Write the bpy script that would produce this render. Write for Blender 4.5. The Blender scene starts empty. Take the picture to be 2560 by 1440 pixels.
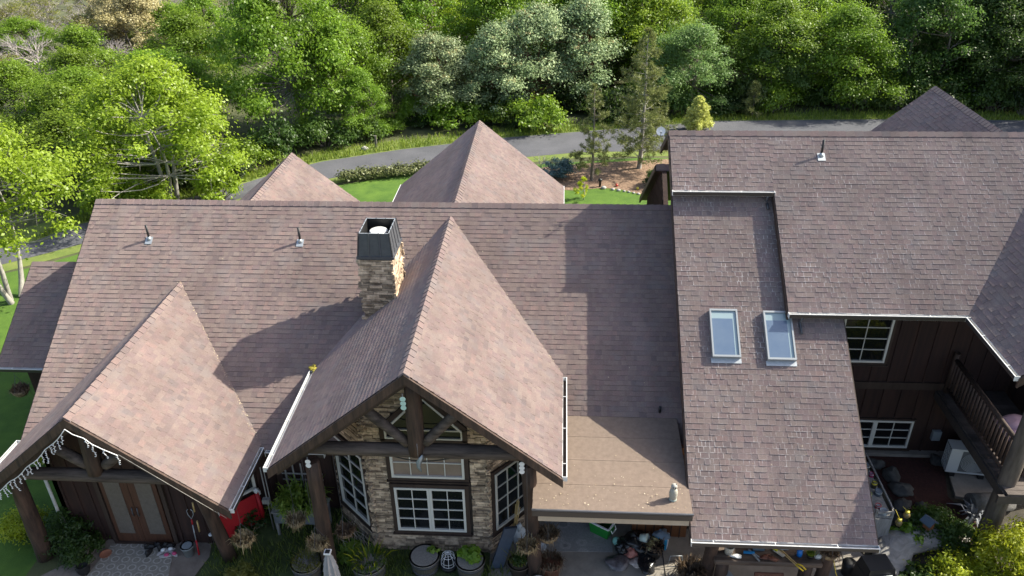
import bpy, math, random
from mathutils import Vector, Matrix
V = Vector
scene = bpy.context.scene
COL = scene.collection
# ------------------------------------------------------------------ camera, sky, sun, exposure
cd = bpy.data.cameras.new('camera'); cam = bpy.data.objects.new('camera', cd); COL.objects.link(cam)
cd.sensor_width = 36; cd.lens = 1986.6/2560*36; cd.clip_start = .1; cd.clip_end = 2000
R_ = V((0.99818008, 0.05860611, -0.01420771)); U_ = V((-0.01667972, 0.49473079, 0.8688862)); F_ = V((-0.05795103, 0.86706792, -0.49480795))
M = Matrix((R_, U_, -F_)).transposed().to_4x4(); M.translation = V((0, 0, 13.775)); cam.matrix_world = M
scene.camera = cam
SUN = V((1.13, .366, 1.0)).normalized()
el = math.asin(SUN.z); az = math.atan2(SUN.x, SUN.y)
w = bpy.data.worlds.new("World"); scene.world = w; w.use_nodes = True
nt = w.node_tree; nt.nodes.clear()
sky = nt.nodes.new('ShaderNodeTexSky'); sky.sky_type = 'NISHITA'; sky.sun_disc = False
sky.sun_elevation = el; sky.sun_rotation = az; sky.air_density = 1.0; sky.dust_density = 3.0; sky.ozone_density = .5
bg = nt.nodes.new('ShaderNodeBackground'); bg.inputs['Strength'].default_value = .122
out = nt.nodes.new('ShaderNodeOutputWorld'); nt.links.new(sky.outputs[0], bg.inputs[0]); nt.links.new(bg.outputs[0], out.inputs[0])
sl = bpy.data.lights.new('sun', 'SUN'); sl.energy = 4.25; sl.angle = math.radians(.55); sl.color = (1, .955, .81)
so = bpy.data.objects.new('sun', sl); COL.objects.link(so); so.location = (30, 10, 40)
so.rotation_euler = SUN.to_track_quat('Z', 'Y').to_euler()
scene.view_settings.view_transform = 'Standard'; scene.view_settings.look = 'None'
scene.view_settings.exposure = 1.25; scene.view_settings.gamma = 1

# ------------------------------------------------------------------ helpers
class MB:
    def __init__(s): s.v = []; s.f = []; s.m = []; s.t = []; s.uv = []; s.sm = []
    def face(s, pts, mat=0, tab=0., uv=None, smooth=False):
        b = len(s.v); s.v += [tuple(p) for p in pts]; s.f.append(tuple(range(b, b+len(pts)))); s.m.append(mat); s.t.append(tab)
        s.uv.append(uv or [(.5, .5)]*len(pts)); s.sm.append(smooth)
    def idx(s, base, ids, mat=0, tab=0., smooth=True):
        s.f.append(tuple(base+i for i in ids)); s.m.append(mat); s.t.append(tab); s.uv.append([(.5, .5)]*len(ids)); s.sm.append(smooth)
    def hexa(s, p, mat=0, tab=0., skip=()):
        b = len(s.v); s.v += [tuple(q) for q in p]
        for k, q in enumerate(((0, 3, 2, 1), (4, 5, 6, 7), (0, 1, 5, 4), (1, 2, 6, 5), (2, 3, 7, 6), (3, 0, 4, 7))):
            if k not in skip: s.idx(b, q, mat, tab, False)
    def box(s, c, d, mat=0, rz=0, tab=0., taper=1.):
        x, y, z = d[0]/2, d[1]/2, d[2]/2; cs, sn = math.cos(rz), math.sin(rz); P = []
        for zz, k in ((-z, 1), (z, taper)):
            for a, b in ((-x, -y), (x, -y), (x, y), (-x, y)):
                a *= k; b *= k; P.append((c[0]+a*cs-b*sn, c[1]+a*sn+b*cs, c[2]+zz))
        s.hexa(P, mat, tab)
    def bar(s, p0, p1, w, h, mat=0, up=V((0, 0, 1)), tab=0.):
        p0, p1 = V(p0), V(p1); d = (p1-p0).normalized(); up = V(up)
        a = d.cross(up)
        if a.length < 1e-4: a = d.cross(V((1, 0, 0)))
        a.normalize(); b = a.cross(d).normalized(); a *= w/2; b *= h/2
        s.hexa([p0-a-b, p0+a-b, p0+a+b, p0-a+b, p1-a-b, p1+a-b, p1+a+b, p1-a+b], mat, tab)
    def tube(s, pts, rad, n=8, mat=0, cap=True, tab=0., wob=0, rng=None):
        pts = [V(p) for p in pts]; k = len(pts)
        if not hasattr(rad, '__len__'): rad = [rad]*k
        b = len(s.v); ref = None
        for i, p in enumerate(pts):
            d = (pts[min(i+1, k-1)]-pts[max(i-1, 0)]).normalized()
            if ref is None: ref = d.cross(V((0, 0, 1)) if abs(d.z) < .9 else V((1, 0, 0))).normalized()
            ref = (ref-d*ref.dot(d)).normalized(); q = d.cross(ref)
            for j in range(n):
                a = 2*math.pi*j/n; r = rad[i]*(1+(rng.uniform(-wob, wob) if rng else 0))
                s.v.append(tuple(p+ref*(math.cos(a)*r)+q*(math.sin(a)*r)))
        for i in range(k-1):
            for j in range(n): s.idx(b, (i*n+j, i*n+(j+1) % n, (i+1)*n+(j+1) % n, (i+1)*n+j), mat, tab)
        if cap:
            s.idx(b, tuple(range(n))[::-1], mat, tab, False); s.idx(b, tuple((k-1)*n+j for j in range(n)), mat, tab, False)
    def lathe(s, prof, c=(0, 0, 0), n=20, mat=0, tab=0.):
        b = len(s.v)
        for r, z in prof:
            for j in range(n):
                a = 2*math.pi*j/n; s.v.append((c[0]+r*math.cos(a), c[1]+r*math.sin(a), c[2]+z))
        for i in range(len(prof)-1):
            for j in range(n): s.idx(b, (i*n+j, i*n+(j+1) % n, (i+1)*n+(j+1) % n, (i+1)*n+j), mat, tab)
        if prof[0][0] > 1e-3: s.idx(b, tuple(range(n))[::-1], mat, tab, False)
        if prof[-1][0] > 1e-3: s.idx(b, tuple((len(prof)-1)*n+j for j in range(n)), mat, tab, False)
    def blob(s, c, r, mat=0, n=14, m=9, amp=.12, seed=0, flat=None, smooth=True, tab=0.):
        rng = random.Random(seed); b = len(s.v); ph = [rng.uniform(0, 6.28) for _ in range(9)]; k = [rng.randint(2, 5) for _ in range(6)]
        for i in range(m+1):
            t = math.pi*i/m
            for j in range(n):
                a = 2*math.pi*j/n
                g = 1+amp*(math.sin(k[0]*a+ph[0]+2*t)+math.sin(k[1]*a+ph[1]-3*t)*.7+math.sin(k[2]*t*2+ph[2]+a)*.7)+rng.uniform(-amp, amp)*.3
                if i in (0, m): g = 1
                z = math.cos(t)*r[2]*g
                if flat is not None and z < flat: z = flat
                s.v.append((c[0]+math.sin(t)*math.cos(a)*r[0]*g, c[1]+math.sin(t)*math.sin(a)*r[1]*g, c[2]+z))
        for i in range(m):
            for j in range(n): s.idx(b, (i*n+j, (i+1)*n+j, (i+1)*n+(j+1) % n, i*n+(j+1) % n), mat, tab, smooth)
    def prism(s, poly, ext, mat=0, tab=0.):
        poly = [V(p) for p in poly]; ext = V(ext); n = len(poly)
        s.face(poly, mat, tab); s.face([p+ext for p in poly][::-1], mat, tab)
        for i in range(n):
            a, b = poly[i], poly[(i+1) % n]; s.face([b, a, a+ext, b+ext], mat, tab)
    def build(s, name, mats, parent=None, loc=None, local=False, rz=0, world=False):
        if not isinstance(mats, (list, tuple)): mats = [mats]
        off = V((0, 0, 0))
        if parent is not None and not local:
            q = parent
            while q is not None: off += q.location; q = q.parent
        if loc is not None and world: off = V(loc)
        me = bpy.data.meshes.new(name)
        me.from_pydata([(a-off.x, b-off.y, c-off.z) for a, b, c in s.v], [], s.f)
        for m_ in mats: me.materials.append(m_)
        me.polygons.foreach_set('material_index', s.m); me.polygons.foreach_set('use_smooth', s.sm)
        at = me.attributes.new('tab', 'FLOAT', 'FACE'); at.data.foreach_set('value', s.t)
        ul = me.uv_layers.new(name='uv'); fl = []
        for u in s.uv:
            for a in u: fl += [a[0], a[1]]
        ul.data.foreach_set('uv', fl); me.update()
        o = bpy.data.objects.new(name, me); COL.objects.link(o)
        if parent is not None: o.parent = parent
        if loc is not None: o.location = loc; o.rotation_euler.z = rz
        return o
def tag(o, label=None, cat=None, group=None, kind=None):
    for k, x in (('label', label), ('category', cat), ('group', group), ('kind', kind)):
        if x: o[k] = x
    return o
def thing(name, loc, label, cat, group=None, rz=0):
    o = bpy.data.objects.new(name, None); COL.objects.link(o); o.location = loc; o.rotation_euler.z = rz; o.empty_display_size = .2
    return tag(o, label, cat, group)
def copy_thing(r, loc, rz=0, sc=1., label=None, group=None):
    n = r.copy(); COL.objects.link(n); n.location = loc; n.rotation_euler = (0, 0, rz); n.scale = sc if hasattr(sc, '__len__') else (sc,)*3
    for ch in list(r.children):
        c = ch.copy(); COL.objects.link(c); c.parent = n
        for g in list(ch.children):
            d = g.copy(); COL.objects.link(d); d.parent = c
    if label: n['label'] = label
    if group: n['group'] = group
    return n

# ------------------------------------------------------------------ materials
def new_mat(name):
    m = bpy.data.materials.new(name); m.use_nodes = True; nt = m.node_tree
    return m, nt, nt.nodes['Principled BSDF'], lambda t: nt.nodes.new('ShaderNode'+t), nt.links.new
def mat(name, c, rough=.7, c2=None, scale=6., bump=0., bscale=None, stretch=None, metal=0., spec=.5, coat=0, alpha=1., detail=5, tabvar=0.):
    m, nt, B, N, L = new_mat(name)
    B.inputs['Roughness'].default_value = rough; B.inputs['Metallic'].default_value = metal; B.inputs['Specular IOR Level'].default_value = spec
    B.inputs['Base Color'].default_value = (*c, 1); B.inputs['Coat Weight'].default_value = coat
    if c2 or bump:
        tc = N('TexCoord'); mp = N('Mapping'); L(tc.outputs['Object'], mp.inputs[0])
        if stretch: mp.inputs['Scale'].default_value = stretch
        nz = N('TexNoise'); nz.inputs['Scale'].default_value = scale; nz.inputs['Detail'].default_value = detail; nz.inputs['Roughness'].default_value = .65
        L(mp.outputs[0], nz.inputs['Vector'])
    if c2:
        rp = N('ValToRGB'); rp.color_ramp.elements[0].position = .32; rp.color_ramp.elements[1].position = .68
        rp.color_ramp.elements[0].color = (*c, 1); rp.color_ramp.elements[1].color = (*c2, 1)
        L(nz.outputs['Fac'], rp.inputs[0]); col = rp.outputs[0]
        if tabvar:
            at = N('Attribute'); at.attribute_name = 'tab'; hs = N('HueSaturation'); mr = N('MapRange')
            mr.inputs['To Min'].default_value = 1-tabvar; mr.inputs['To Max'].default_value = 1+tabvar
            L(at.outputs['Fac'], mr.inputs[0]); L(mr.outputs[0], hs.inputs['Value']); L(col, hs.inputs['Color']); col = hs.outputs[0]
        L(col, B.inputs['Base Color'])
    if bump:
        bp = N('Bump'); bp.inputs['Strength'].default_value = bump; bp.inputs['Distance'].default_value = .02
        if bscale:
            n2 = N('TexNoise'); n2.inputs['Scale'].default_value = bscale; n2.inputs['Detail'].default_value = 4; L(mp.outputs[0], n2.inputs['Vector']); L(n2.outputs['Fac'], bp.inputs['Height'])
        else: L(nz.outputs['Fac'], bp.inputs['Height'])
        L(bp.outputs[0], B.inputs['Normal'])
    return m
def shingle_mat(name, lich=.0, tint=(1, 1, 1)):
    tint = (tint[0]*.862, tint[1]*.820, tint[2]*.845)
    m, nt, B, N, L = new_mat(name)
    at = N('Attribute'); at.attribute_name = 'tab'
    rp = N('ValToRGB'); E = rp.color_ramp.elements
    cs = [(.0, (.200, .166, .162)), (.25, (.264, .206, .186)), (.5, (.288, .234, .206)), (.75, (.244, .188, .180)), (1., (.306, .226, .200))]
    E[0].position = 0; E[1].position = 1; E[0].color = (*cs[0][1], 1); E[1].color = (*cs[4][1], 1)
    for p, c in cs[1:4]: e = E.new(p); e.color = (*c, 1)
    L(at.outputs['Fac'], rp.inputs[0])
    tc = N('TexCoord')
    n1 = N('TexNoise'); n1.inputs['Scale'].default_value = 34; n1.inputs['Detail'].default_value = 6; n1.inputs['Roughness'].default_value = .8; L(tc.outputs['Object'], n1.inputs['Vector'])
    n2 = N('TexNoise'); n2.inputs['Scale'].default_value = .9; n2.inputs['Detail'].default_value = 5; L(tc.outputs['Object'], n2.inputs['Vector'])
    def mul(col, fac_out, lo, hi):
        mr = N('MapRange'); mr.inputs['From Min'].default_value = .3; mr.inputs['From Max'].default_value = .7; mr.inputs['To Min'].default_value = lo; mr.inputs['To Max'].default_value = hi
        L(fac_out, mr.inputs[0]); hs = N('HueSaturation'); L(mr.outputs[0], hs.inputs['Value']); L(col, hs.inputs['Color']); return hs.outputs[0]
    c = mul(rp.outputs[0], n1.outputs['Fac'], .80, 1.20); c = mul(c, n2.outputs['Fac'], .86, 1.10)
    mx = N('MixRGB'); mx.blend_type = 'MULTIPLY'; mx.inputs[0].default_value = 1; mx.inputs[2].default_value = (*tint, 1); L(c, mx.inputs[1]); c = mx.outputs[0]
    mp = N('Mapping'); mp.inputs['Scale'].default_value = (2.6, .35, .35); L(tc.outputs['Object'], mp.inputs[0]); ns = N('TexNoise'); ns.inputs['Scale'].default_value = 1.0; ns.inputs['Detail'].default_value = 6; L(mp.outputs[0], ns.inputs['Vector']); c = mul(c, ns.outputs['Fac'], .90, 1.08)
    # grey patches of weathered granules
    n3 = N('TexNoise'); n3.inputs['Scale'].default_value = 2.2; n3.inputs['Detail'].default_value = 7; L(tc.outputs['Object'], n3.inputs['Vector'])
    mr = N('MapRange'); mr.inputs['From Min'].default_value = .52; mr.inputs['From Max'].default_value = .75; mr.inputs['To Max'].default_value = .5; L(n3.outputs['Fac'], mr.inputs[0])
    mg = N('MixRGB'); mg.inputs[2].default_value = (.215, .20, .198, 1); L(mr.outputs[0], mg.inputs[0]); L(c, mg.inputs[1]); c = mg.outputs[0]
    if lich:
        uv = N('UVMap'); uv.uv_map = 'uv'; sp = N('SeparateXYZ'); L(uv.outputs[0], sp.inputs[0])
        def lt(o, v):
            q = N('Math'); q.operation = 'LESS_THAN'; L(o, q.inputs[0]); q.inputs[1].default_value = v; return q.outputs[0]
        mxx = N('Math'); mxx.operation = 'MAXIMUM'; L(lt(sp.outputs[0], .09), mxx.inputs[0]); L(lt(sp.outputs[1], .10), mxx.inputs[1])
        n4 = N('TexNoise'); n4.inputs['Scale'].default_value = 1.0; n4.inputs['Detail'].default_value = 8; n4.inputs['Roughness'].default_value = .72; L(tc.outputs['Object'], n4.inputs['Vector'])
        n5 = N('TexNoise'); n5.inputs['Scale'].default_value = 13; n5.inputs['Detail'].default_value = 4; L(tc.outputs['Object'], n5.inputs['Vector'])
        ad = N('Math'); ad.operation = 'ADD'; L(n4.outputs['Fac'], ad.inputs[0]); L(n5.outputs['Fac'], ad.inputs[1])
        r4 = N('MapRange'); r4.inputs['From Min'].default_value = 1.13-lich*.12; r4.inputs['From Max'].default_value = 1.42-lich*.1; r4.inputs['To Min'].default_value = .12; r4.inputs['To Max'].default_value = .9; L(ad.outputs[0], r4.inputs[0])
        pr = N('Math'); pr.operation = 'MULTIPLY'; L(mxx.outputs[0], pr.inputs[0]); L(r4.outputs[0], pr.inputs[1])
        ml = N('MixRGB'); ml.inputs[2].default_value = (.58, .53, .51, 1); L(pr.outputs[0], ml.inputs[0]); L(c, ml.inputs[1]); c = ml.outputs[0]
    L(c, B.inputs['Base Color']); B.inputs['Roughness'].default_value = .95; B.inputs['Specular IOR Level'].default_value = .25; B.inputs['Diffuse Roughness'].default_value = 1.
    n6 = N('TexNoise'); n6.inputs['Scale'].default_value = 120; n6.inputs['Detail'].default_value = 2; L(tc.outputs['Object'], n6.inputs['Vector'])
    bp = N('Bump'); bp.inputs['Strength'].default_value = .6; bp.inputs['Distance'].default_value = .01; L(n6.outputs['Fac'], bp.inputs['Height']); L(bp.outputs[0], B.inputs['Normal'])
    return m
def leaf_mat(name, c, c2, trans=.58, var=.16):
    m, nt, B, N, L = new_mat(name); nt.nodes.remove(B); o = nt.nodes['Material Output']
    at = N('Attribute'); at.attribute_name = 'tab'; mx = N('MixRGB'); mx.inputs[1].default_value = (*c, 1); mx.inputs[2].default_value = (*c2, 1); L(at.outputs['Fac'], mx.inputs[0])
    oi = N('ObjectInfo'); mr = N('MapRange'); mr.inputs['To Min'].default_value = 1-var; mr.inputs['To Max'].default_value = 1+var; L(oi.outputs['Random'], mr.inputs[0])
    hs = N('HueSaturation'); L(mr.outputs[0], hs.inputs['Value']); L(mx.outputs[0], hs.inputs['Color'])
    mh = N('MapRange'); mh.inputs['To Min'].default_value = .5-var*.06; mh.inputs['To Max'].default_value = .5+var*.06; L(oi.outputs['Random'], mh.inputs[0]); L(mh.outputs[0], hs.inputs['Hue'])
    d = N('BsdfDiffuse'); t = N('BsdfTranslucent'); g = N('BsdfGlossy'); g.inputs['Roughness'].default_value = .45; g.inputs['Color'].default_value = (.5, .5, .5, 1)
    L(hs.outputs[0], d.inputs[0]); L(hs.outputs[0], t.inputs[0])
    s = N('MixShader'); s.inputs[0].default_value = trans; L(d.outputs[0], s.inputs[1]); L(t.outputs[0], s.inputs[2])
    s2 = N('MixShader'); s2.inputs[0].default_value = .04; L(s.outputs[0], s2.inputs[1]); L(g.outputs[0], s2.inputs[2]); L(s2.outputs[0], o.inputs[0])
    return m
SH = shingle_mat('shingle_plain', .0); SHL = shingle_mat('shingle_lichen', 1.0); SHE = shingle_mat('shingle_light', .0, (1.02, 1.02, 1.0))
WOODD = mat('dark_stained_wood', (.030, .017, .012), .75, (.055, .034, .025), 5, .25, 30, (1, 1, .12))
SIDING = mat('dark_brown_siding', (.019, .0075, .006), .8, (.042, .017, .012), 3, .1, 20, (3, 3, .2))
LOG = mat('stained_log', (.016, .009, .007), .75, (.085, .048, .033), 4, .35, 18, (2.5, 2.5, .25))
LOGB = mat('weathered_log', (.020, .013, .010), .8, (.115, .086, .070), 5, .4, 18, (.25, 2.5, 2.5))
ORANGE = mat('cedar_wood', (.16, .055, .02), .6, (.24, .095, .035), 4, .15, 18, (4, 1, .3))
WHITE = mat('white_aluminium', (.66, .66, .65), .4, (.52, .51, .50), 9)
CREAM = mat('white_vinyl', (.62, .60, .55), .5)
BROWNM = mat('brown_metal', (.035, .028, .026), .45)
DKMET = mat('charcoal_sheet_metal', (.075, .078, .09), .45, (.10, .103, .115), 8, metal=.3)
LEAD = mat('galvanised_flashing', (.42, .45, .47), .45, (.34, .36, .38), 14, metal=.4)
BLACKP = mat('black_plastic', (.012, .012, .013), .5)
GLASS = mat('window_glass', (.008, .009, .010), .04, spec=.6)
STONE = mat('ledge_stone', (.22, .155, .106), .9, (.56, .43, .305), 7, .5, 30, tabvar=.55)
MORTAR = mat('dark_mortar', (.05, .04, .033), .95)
TAN = mat('tan_board', (.36, .29, .22), .7, (.42, .34, .26), 5)
ROLLED = mat('tan_rolled_roofing', (.150, .112, .088), .95, (.200, .150, .118), 11, .5, 120, detail=12)
CONC = mat('concrete', (.20, .175, .15), .9, (.30, .265, .225), 3, .2, 60, detail=9)
PATHM = mat('aggregate_path', (.15, .12, .10), .95, (.24, .20, .17), 4, .4, 80, detail=10)
ASPH = mat('asphalt', (.058, .060, .070), .9, (.096, .097, .110), .55, .4, 150, detail=9)
LAWN = mat('lawn_green', (.038, .095, .004), .95, (.085, .16, .012), 1.5, .8, 90, detail=10)
FLOOR = mat('woodland_floor', (.035, .045, .014), .95, (.10, .105, .04), .7, .8, 25, detail=10)
VERGE = mat('verge_grass', (.085, .135, .018), .95, (.17, .20, .045), 1.2, .8, 60, detail=10)
MULCH = mat('bark_mulch', (.09, .05, .03), .95, (.30, .20, .13), 9, .9, 40, detail=10)
REDM = mat('red_mulch', (.028, .008, .006), .95, (.065, .02, .015), 14, .9, 50, detail=9)
SOIL = mat('soil', (.035, .022, .016), .95, (.07, .045, .035), 14, .8, 50)
BARK = mat('grey_bark', (.10, .08, .062), .9, (.24, .21, .18), 6, .5, 22, (2, 2, .4))
BARKR = mat('red_madrone_bark', (.13, .06, .035), .8, (.26, .14, .085), 4, .3, 18)
TWIG = mat('lichen_twig', (.20, .185, .165), .9, (.34, .325, .30), 5)
TWIGG = mat('grey_twig', (.24, .21, .20), .9, (.36, .325, .315), 4)
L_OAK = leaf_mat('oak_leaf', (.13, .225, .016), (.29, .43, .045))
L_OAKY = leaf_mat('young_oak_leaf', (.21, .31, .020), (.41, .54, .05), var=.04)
L_OAKD = leaf_mat('shaded_oak_leaf', (.06, .115, .020), (.15, .24, .045))  # darker oak leaf; shade on the foliage is put into its colour
L_MAD = leaf_mat('madrone_leaf', (.14, .20, .08), (.40, .47, .25), .25, .15)
L_MINT = leaf_mat('maple_leaf', (.15, .26, .07), (.33, .47, .16), var=.12)
L_OLIVE = leaf_mat('olive_leaf', (.15, .17, .03), (.29, .29, .07))
L_CREAM = leaf_mat('cream_blossom', (.36, .32, .13), (.58, .52, .28), .3, .1)
L_PINE = leaf_mat('pine_needle', (.095, .12, .04), (.28, .30, .10), .3, .05)
L_PINED = leaf_mat('dark_pine_needle', (.03, .055, .032), (.075, .115, .065), .15)
L_SPRUCE = leaf_mat('blue_spruce_needle', (.060, .115, .115), (.17, .26, .27), .1)
L_GOLD = leaf_mat('golden_cypress', (.44, .48, .10), (.76, .76, .30), .3, .03)
L_BUSH = leaf_mat('dark_bush_leaf', (.035, .070, .014), (.09, .16, .03))
L_LIME = leaf_mat('lime_leaf', (.26, .32, .012), (.56, .60, .04), var=.1)
L_GRASS = leaf_mat('grass_blade', (.10, .19, .018), (.32, .42, .07), .35, .1)
L_DRY = leaf_mat('dry_stalk', (.16, .11, .055), (.42, .33, .18), .2, .15)
L_BROWN = leaf_mat('brown_stalk', (.07, .045, .028), (.20, .14, .09), .2, .15)
L_DEAD = leaf_mat('bronze_leaf', (.15, .10, .06), (.28, .20, .12), .3)

# ------------------------------------------------------------------ roofing
def clip(poly, a, b, c):          # keep a*u+b*v>=c
    o = []
    for i in range(len(poly)):
        p, q = poly[i], poly[(i+1) % len(poly)]; dp = a*p[0]+b*p[1]-c; dq = a*q[0]+b*q[1]-c
        if dp >= 0: o.append(p)
        if (dp > 0 and dq < 0) or (dp < 0 and dq > 0): t = dp/(dp-dq); o.append((p[0]+(q[0]-p[0])*t, p[1]+(q[1]-p[1])*t))
    return o
def shingles(mb, poly, edir, seed, e=.118, tw=(.06, .17), mat=0, deck=1, thick=.10, v0=None, hs=(.006, .014)):
    rng = random.Random(seed); poly = [V(p) for p in poly]; u = V(edir).normalized()
    n = (poly[1]-poly[0]).cross(poly[2]-poly[0]).normalized()
    if n.z < 0: n = -n
    v = n.cross(u)
    if v.z < 0: v = -v; 
    O = poly[0]; P2 = [((p-O).dot(u), (p-O).dot(v)) for p in poly]
    vm = min(p[1] for p in P2) if v0 is None else v0; vM = max(p[1] for p in P2); um = min(p[0] for p in P2); uM = max(p[0] for p in P2)
    k = 0
    while vm+k*e < vM-1e-4:
        a, b = vm+k*e, vm+(k+1)*e; k += 1
        band = clip(clip(P2, 0, 1, a), 0, -1, -b)
        if len(band) < 3: continue
        x = um-rng.uniform(0, .3); bl = min(p[0] for p in band); br = max(p[0] for p in band); prev = .5; rowb = rng.uniform(-.07, .07)
        while x < uM:
            wd = rng.uniform(*tw); x1 = x+wd
            if x1 > bl and x < br:
                c = clip(clip(band, 1, 0, x), -1, 0, -x1)
                if len(c) >= 3:
                    h0 = rng.choice(hs); tb = min(1, max(0, rng.random()*.86+.07+rowb))
                    hh = lambda q: .002+(h0-.002)*(1-(q[1]-a)/e)
                    mb.face([O+u*q[0]+v*q[1]+n*hh(q) for q in c], mat, tb, [((q[0]-x)/.16, (q[1]-a)/e) for q in c])
                    lo = [q for q in c if abs(q[1]-a) < 1e-5]
                    if len(lo) == 2:
                        mb.face([O+u*lo[0][0]+v*lo[0][1], O+u*lo[1][0]+v*lo[1][1], O+u*lo[1][0]+v*lo[1][1]+n*h0, O+u*lo[0][0]+v*lo[0][1]+n*h0], mat, 0)
            x = x1
    low = [p-V((0, 0, thick)) for p in poly]
    mb.face(low[::-1], deck)
    for i in range(len(poly)):
        j = (i+1) % len(poly); mb.face([poly[i], poly[j], low[j], low[i]], deck)
def ridge_caps(mb, p0, p1, dl, dr, w=.15, e=.165, mat=0, seed=1):
    rng = random.Random(seed); p0, p1 = V(p0), V(p1); d = (p1-p0); Ln = d.length; d.normalize(); dl = V(dl).normalized(); dr = V(dr).normalized()
    up = V((0, 0, 1)); n = max(1, int(Ln/e)); e = Ln/n
    for k in range(n):
        a = p0+d*(k*e); b = p0+d*((k+1)*e+.02); ha = .018; hb = .034; tb = rng.random(); j = rng.uniform(-.008, .008)
        A, Bv = a+up*ha, b+up*hb
        for s in (dl, dr):
            A2, B2 = A+s*w, Bv+s*(w+j)
            q = [A, Bv, B2, A2] if (Bv-A).cross(B2-A).z > 0 else [A, A2, B2, Bv]
            mb.face(q, mat, tb); mb.face([Bv, B2, B2-up*.045, Bv-up*.04], mat, 0); mb.face([A2, B2, B2-up*.05, A2-up*.03], mat, 0)
def gutter(parent, p0, p1, outd, dark_bottom=False, hang=.9):
    mb = MB(); p0, p1, o = V(p0), V(p1), V(outd).normalized(); z = V((0, 0, 1)); d = (p1-p0).normalized()
    mb.bar(p0+o*.008-z*.045, p1+o*.008-z*.045, .012, .09, 0, z)
    mb.bar(p0+o*.050-z*.084, p1+o*.050-z*.084, .072, .012, 2 if dark_bottom else 0, z)  # bottom takes a dark brown colour on some gutters, white on the rest
    mb.bar(p0+o*.093-z*.041, p1+o*.093-z*.041, .008, .082, 1, z)
    mb.bar(p0+o*.0835-z*.050, p1+o*.0835-z*.050, .007, .056, 0, z)
    mb.bar(p0+o*.090+z*.007, p1+o*.090+z*.007, .018, .012, 0, z)
    for e, s in ((p0, -1), (p1, 1)): mb.bar(e+d*(s*.007)+o*.002-z*.04, e+d*(s*.007)+o*.10-z*.04, .012, .105, 0, z)
    n = max(1, int((p1-p0).length/hang))
    for k in range(n):
        c = p0+(p1-p0)*((k+.35)/n); mb.bar(c+o*.016+z*.002, c+o*.080+z*.002, .015, .01, 0, z)
    return mb.build('gutter', [WHITE, BROWNM, SOIL], parent)

# ------------------------------------------------------------------ numbers measured from the photograph (metres)
SM = .689; YR, ZR = 18.0, 5.882; XA, XB = -11.749, 2.93; YE = 12.83; mz = lambda y: ZR-SM*abs(YR-y)
XG, ZG, YF, YB, WG, SG = -2.658, 5.678, 11.136, 25.216, 2.789, .821
XL, ZL, YFL, YBL, WL = -9.034, 4.585, 11.022, 25.04, 2.672
Y2, Z2, X2, XS, XF, X4 = 18.285, 7.663, 2.554, 4.815, 8.468, 6.012
m2 = lambda y: Z2-.69*abs(Y2-y)
lo = lambda y: Z2-.69*(Y2-y)-.313
YE2, YF2, YSE = 16.935, 14.481, 10.836
SW, XR, ZW, YW, YWF = .87, 10.95, 7.197, 23.9, 12.35
house = thing('log_house', (-4.5, 15.5, 0), 'large dark brown lodge style house with brown shingled gable roofs and stone bay', 'house')

# ------------------------------------------------------------------ roofs
X = V((1, 0, 0)); Y = V((0, 1, 0))
def roof(name, polys, edir, seed, m=SH, thick=.10, **k):
    mb = MB()
    for i, p in enumerate(polys): shingles(mb, p, edir, seed+i, thick=thick, **k)
    return mb.build(name, [m, WOODD], house)
roof('main_roof', [[(XA, YE, mz(YE)), (XB, YE+0.0, mz(YE)), (XB, YR, ZR), (XA, YR, ZR)]], X, 1, SHE)
roof('main_roof', [[(XA, 23.17, mz(23.17)), (XA, YR, ZR), (XB, YR, ZR), (XB, 23.17, mz(23.17))]], X, 3, SH, e=.26, tw=(.5, .9))
ge = ZG-SG*WG
roof('gable_roof', [[(XG, YF, ZG), (XG+WG, YF, ge), (XG+WG, YB, ge), (XG, YB, ZG)]], Y, 5, SHE)
roof('gable_roof', [[(XG, YF, ZG), (XG, YB, ZG), (XG-WG, YB, ge), (XG-WG, YF, ge)]], Y, 7, SHE, hs=(.006, .007))
le = ZL-SG*WL
roof('gable_roof', [[(XL, YFL, ZL), (XL+WL, YFL, le), (XL+WL, YBL, le), (XL, YBL, ZL)]], Y, 9, SHE)
roof('gable_roof', [[(XL, YFL, ZL), (XL, YBL, ZL), (XL-WL, YBL, le), (XL-WL, YFL, le)]], Y, 11, SHE, hs=(.006, .007))
XE = 15.5
zE, zF = m2(YE2), m2(YF2)
roof('upper_roof', [[(X2, YE2, zE), (XS, YE2, zE), (XS, Y2, Z2), (X2, Y2, Z2)],
                    [(XS, YF2, zF), (XF+.1, YF2, zF), (XE, Y2, Z2), (XS, Y2, Z2)]], X, 13, SHL)
roof('upper_roof', [[(X2, Y2, Z2), (XE, Y2, Z2), (XE, 19.4, m2(19.4)), (X2, 19.4, m2(19.4))]], X, 16, SH)
roof('lower_roof', [[(2.585, YSE, lo(YSE)), (X4, YSE, lo(YSE)), (X4, 17.15, lo(17.15)), (2.585, 17.15, lo(17.15))]], X, 17, SHL)
roof('rear_roof', [[(X2, 20.2, 6.1), (8, 20.2, 6.1), (8, 23.5, 3.75), (X2, 23.5, 3.75)]], X, 18, SH, e=.26, tw=(.4, .8))
roof('wing_roof', [[(XF, YWF, zF), (XR, YWF, ZW), (XR, YW, ZW), (XF+.9, YW, ZW-SW*(XR-XF-.9)), (XF, 14.6, zF)]], Y, 21, SH)
roof('wing_roof', [[(XR, YWF, ZW), (12.4, YWF, ZW-SW*1.45), (12.4, YW, ZW-SW*1.45), (XR, YW, ZW)]], Y, 23, SH, e=.26, tw=(.4, .8))  # unseen east slope, cut short so sun reaches the shrubs below the balcony
WY, WZ, WE, WEZ, WX = 18.43, 3.82, 15.92, 2.10, -14.37
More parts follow.
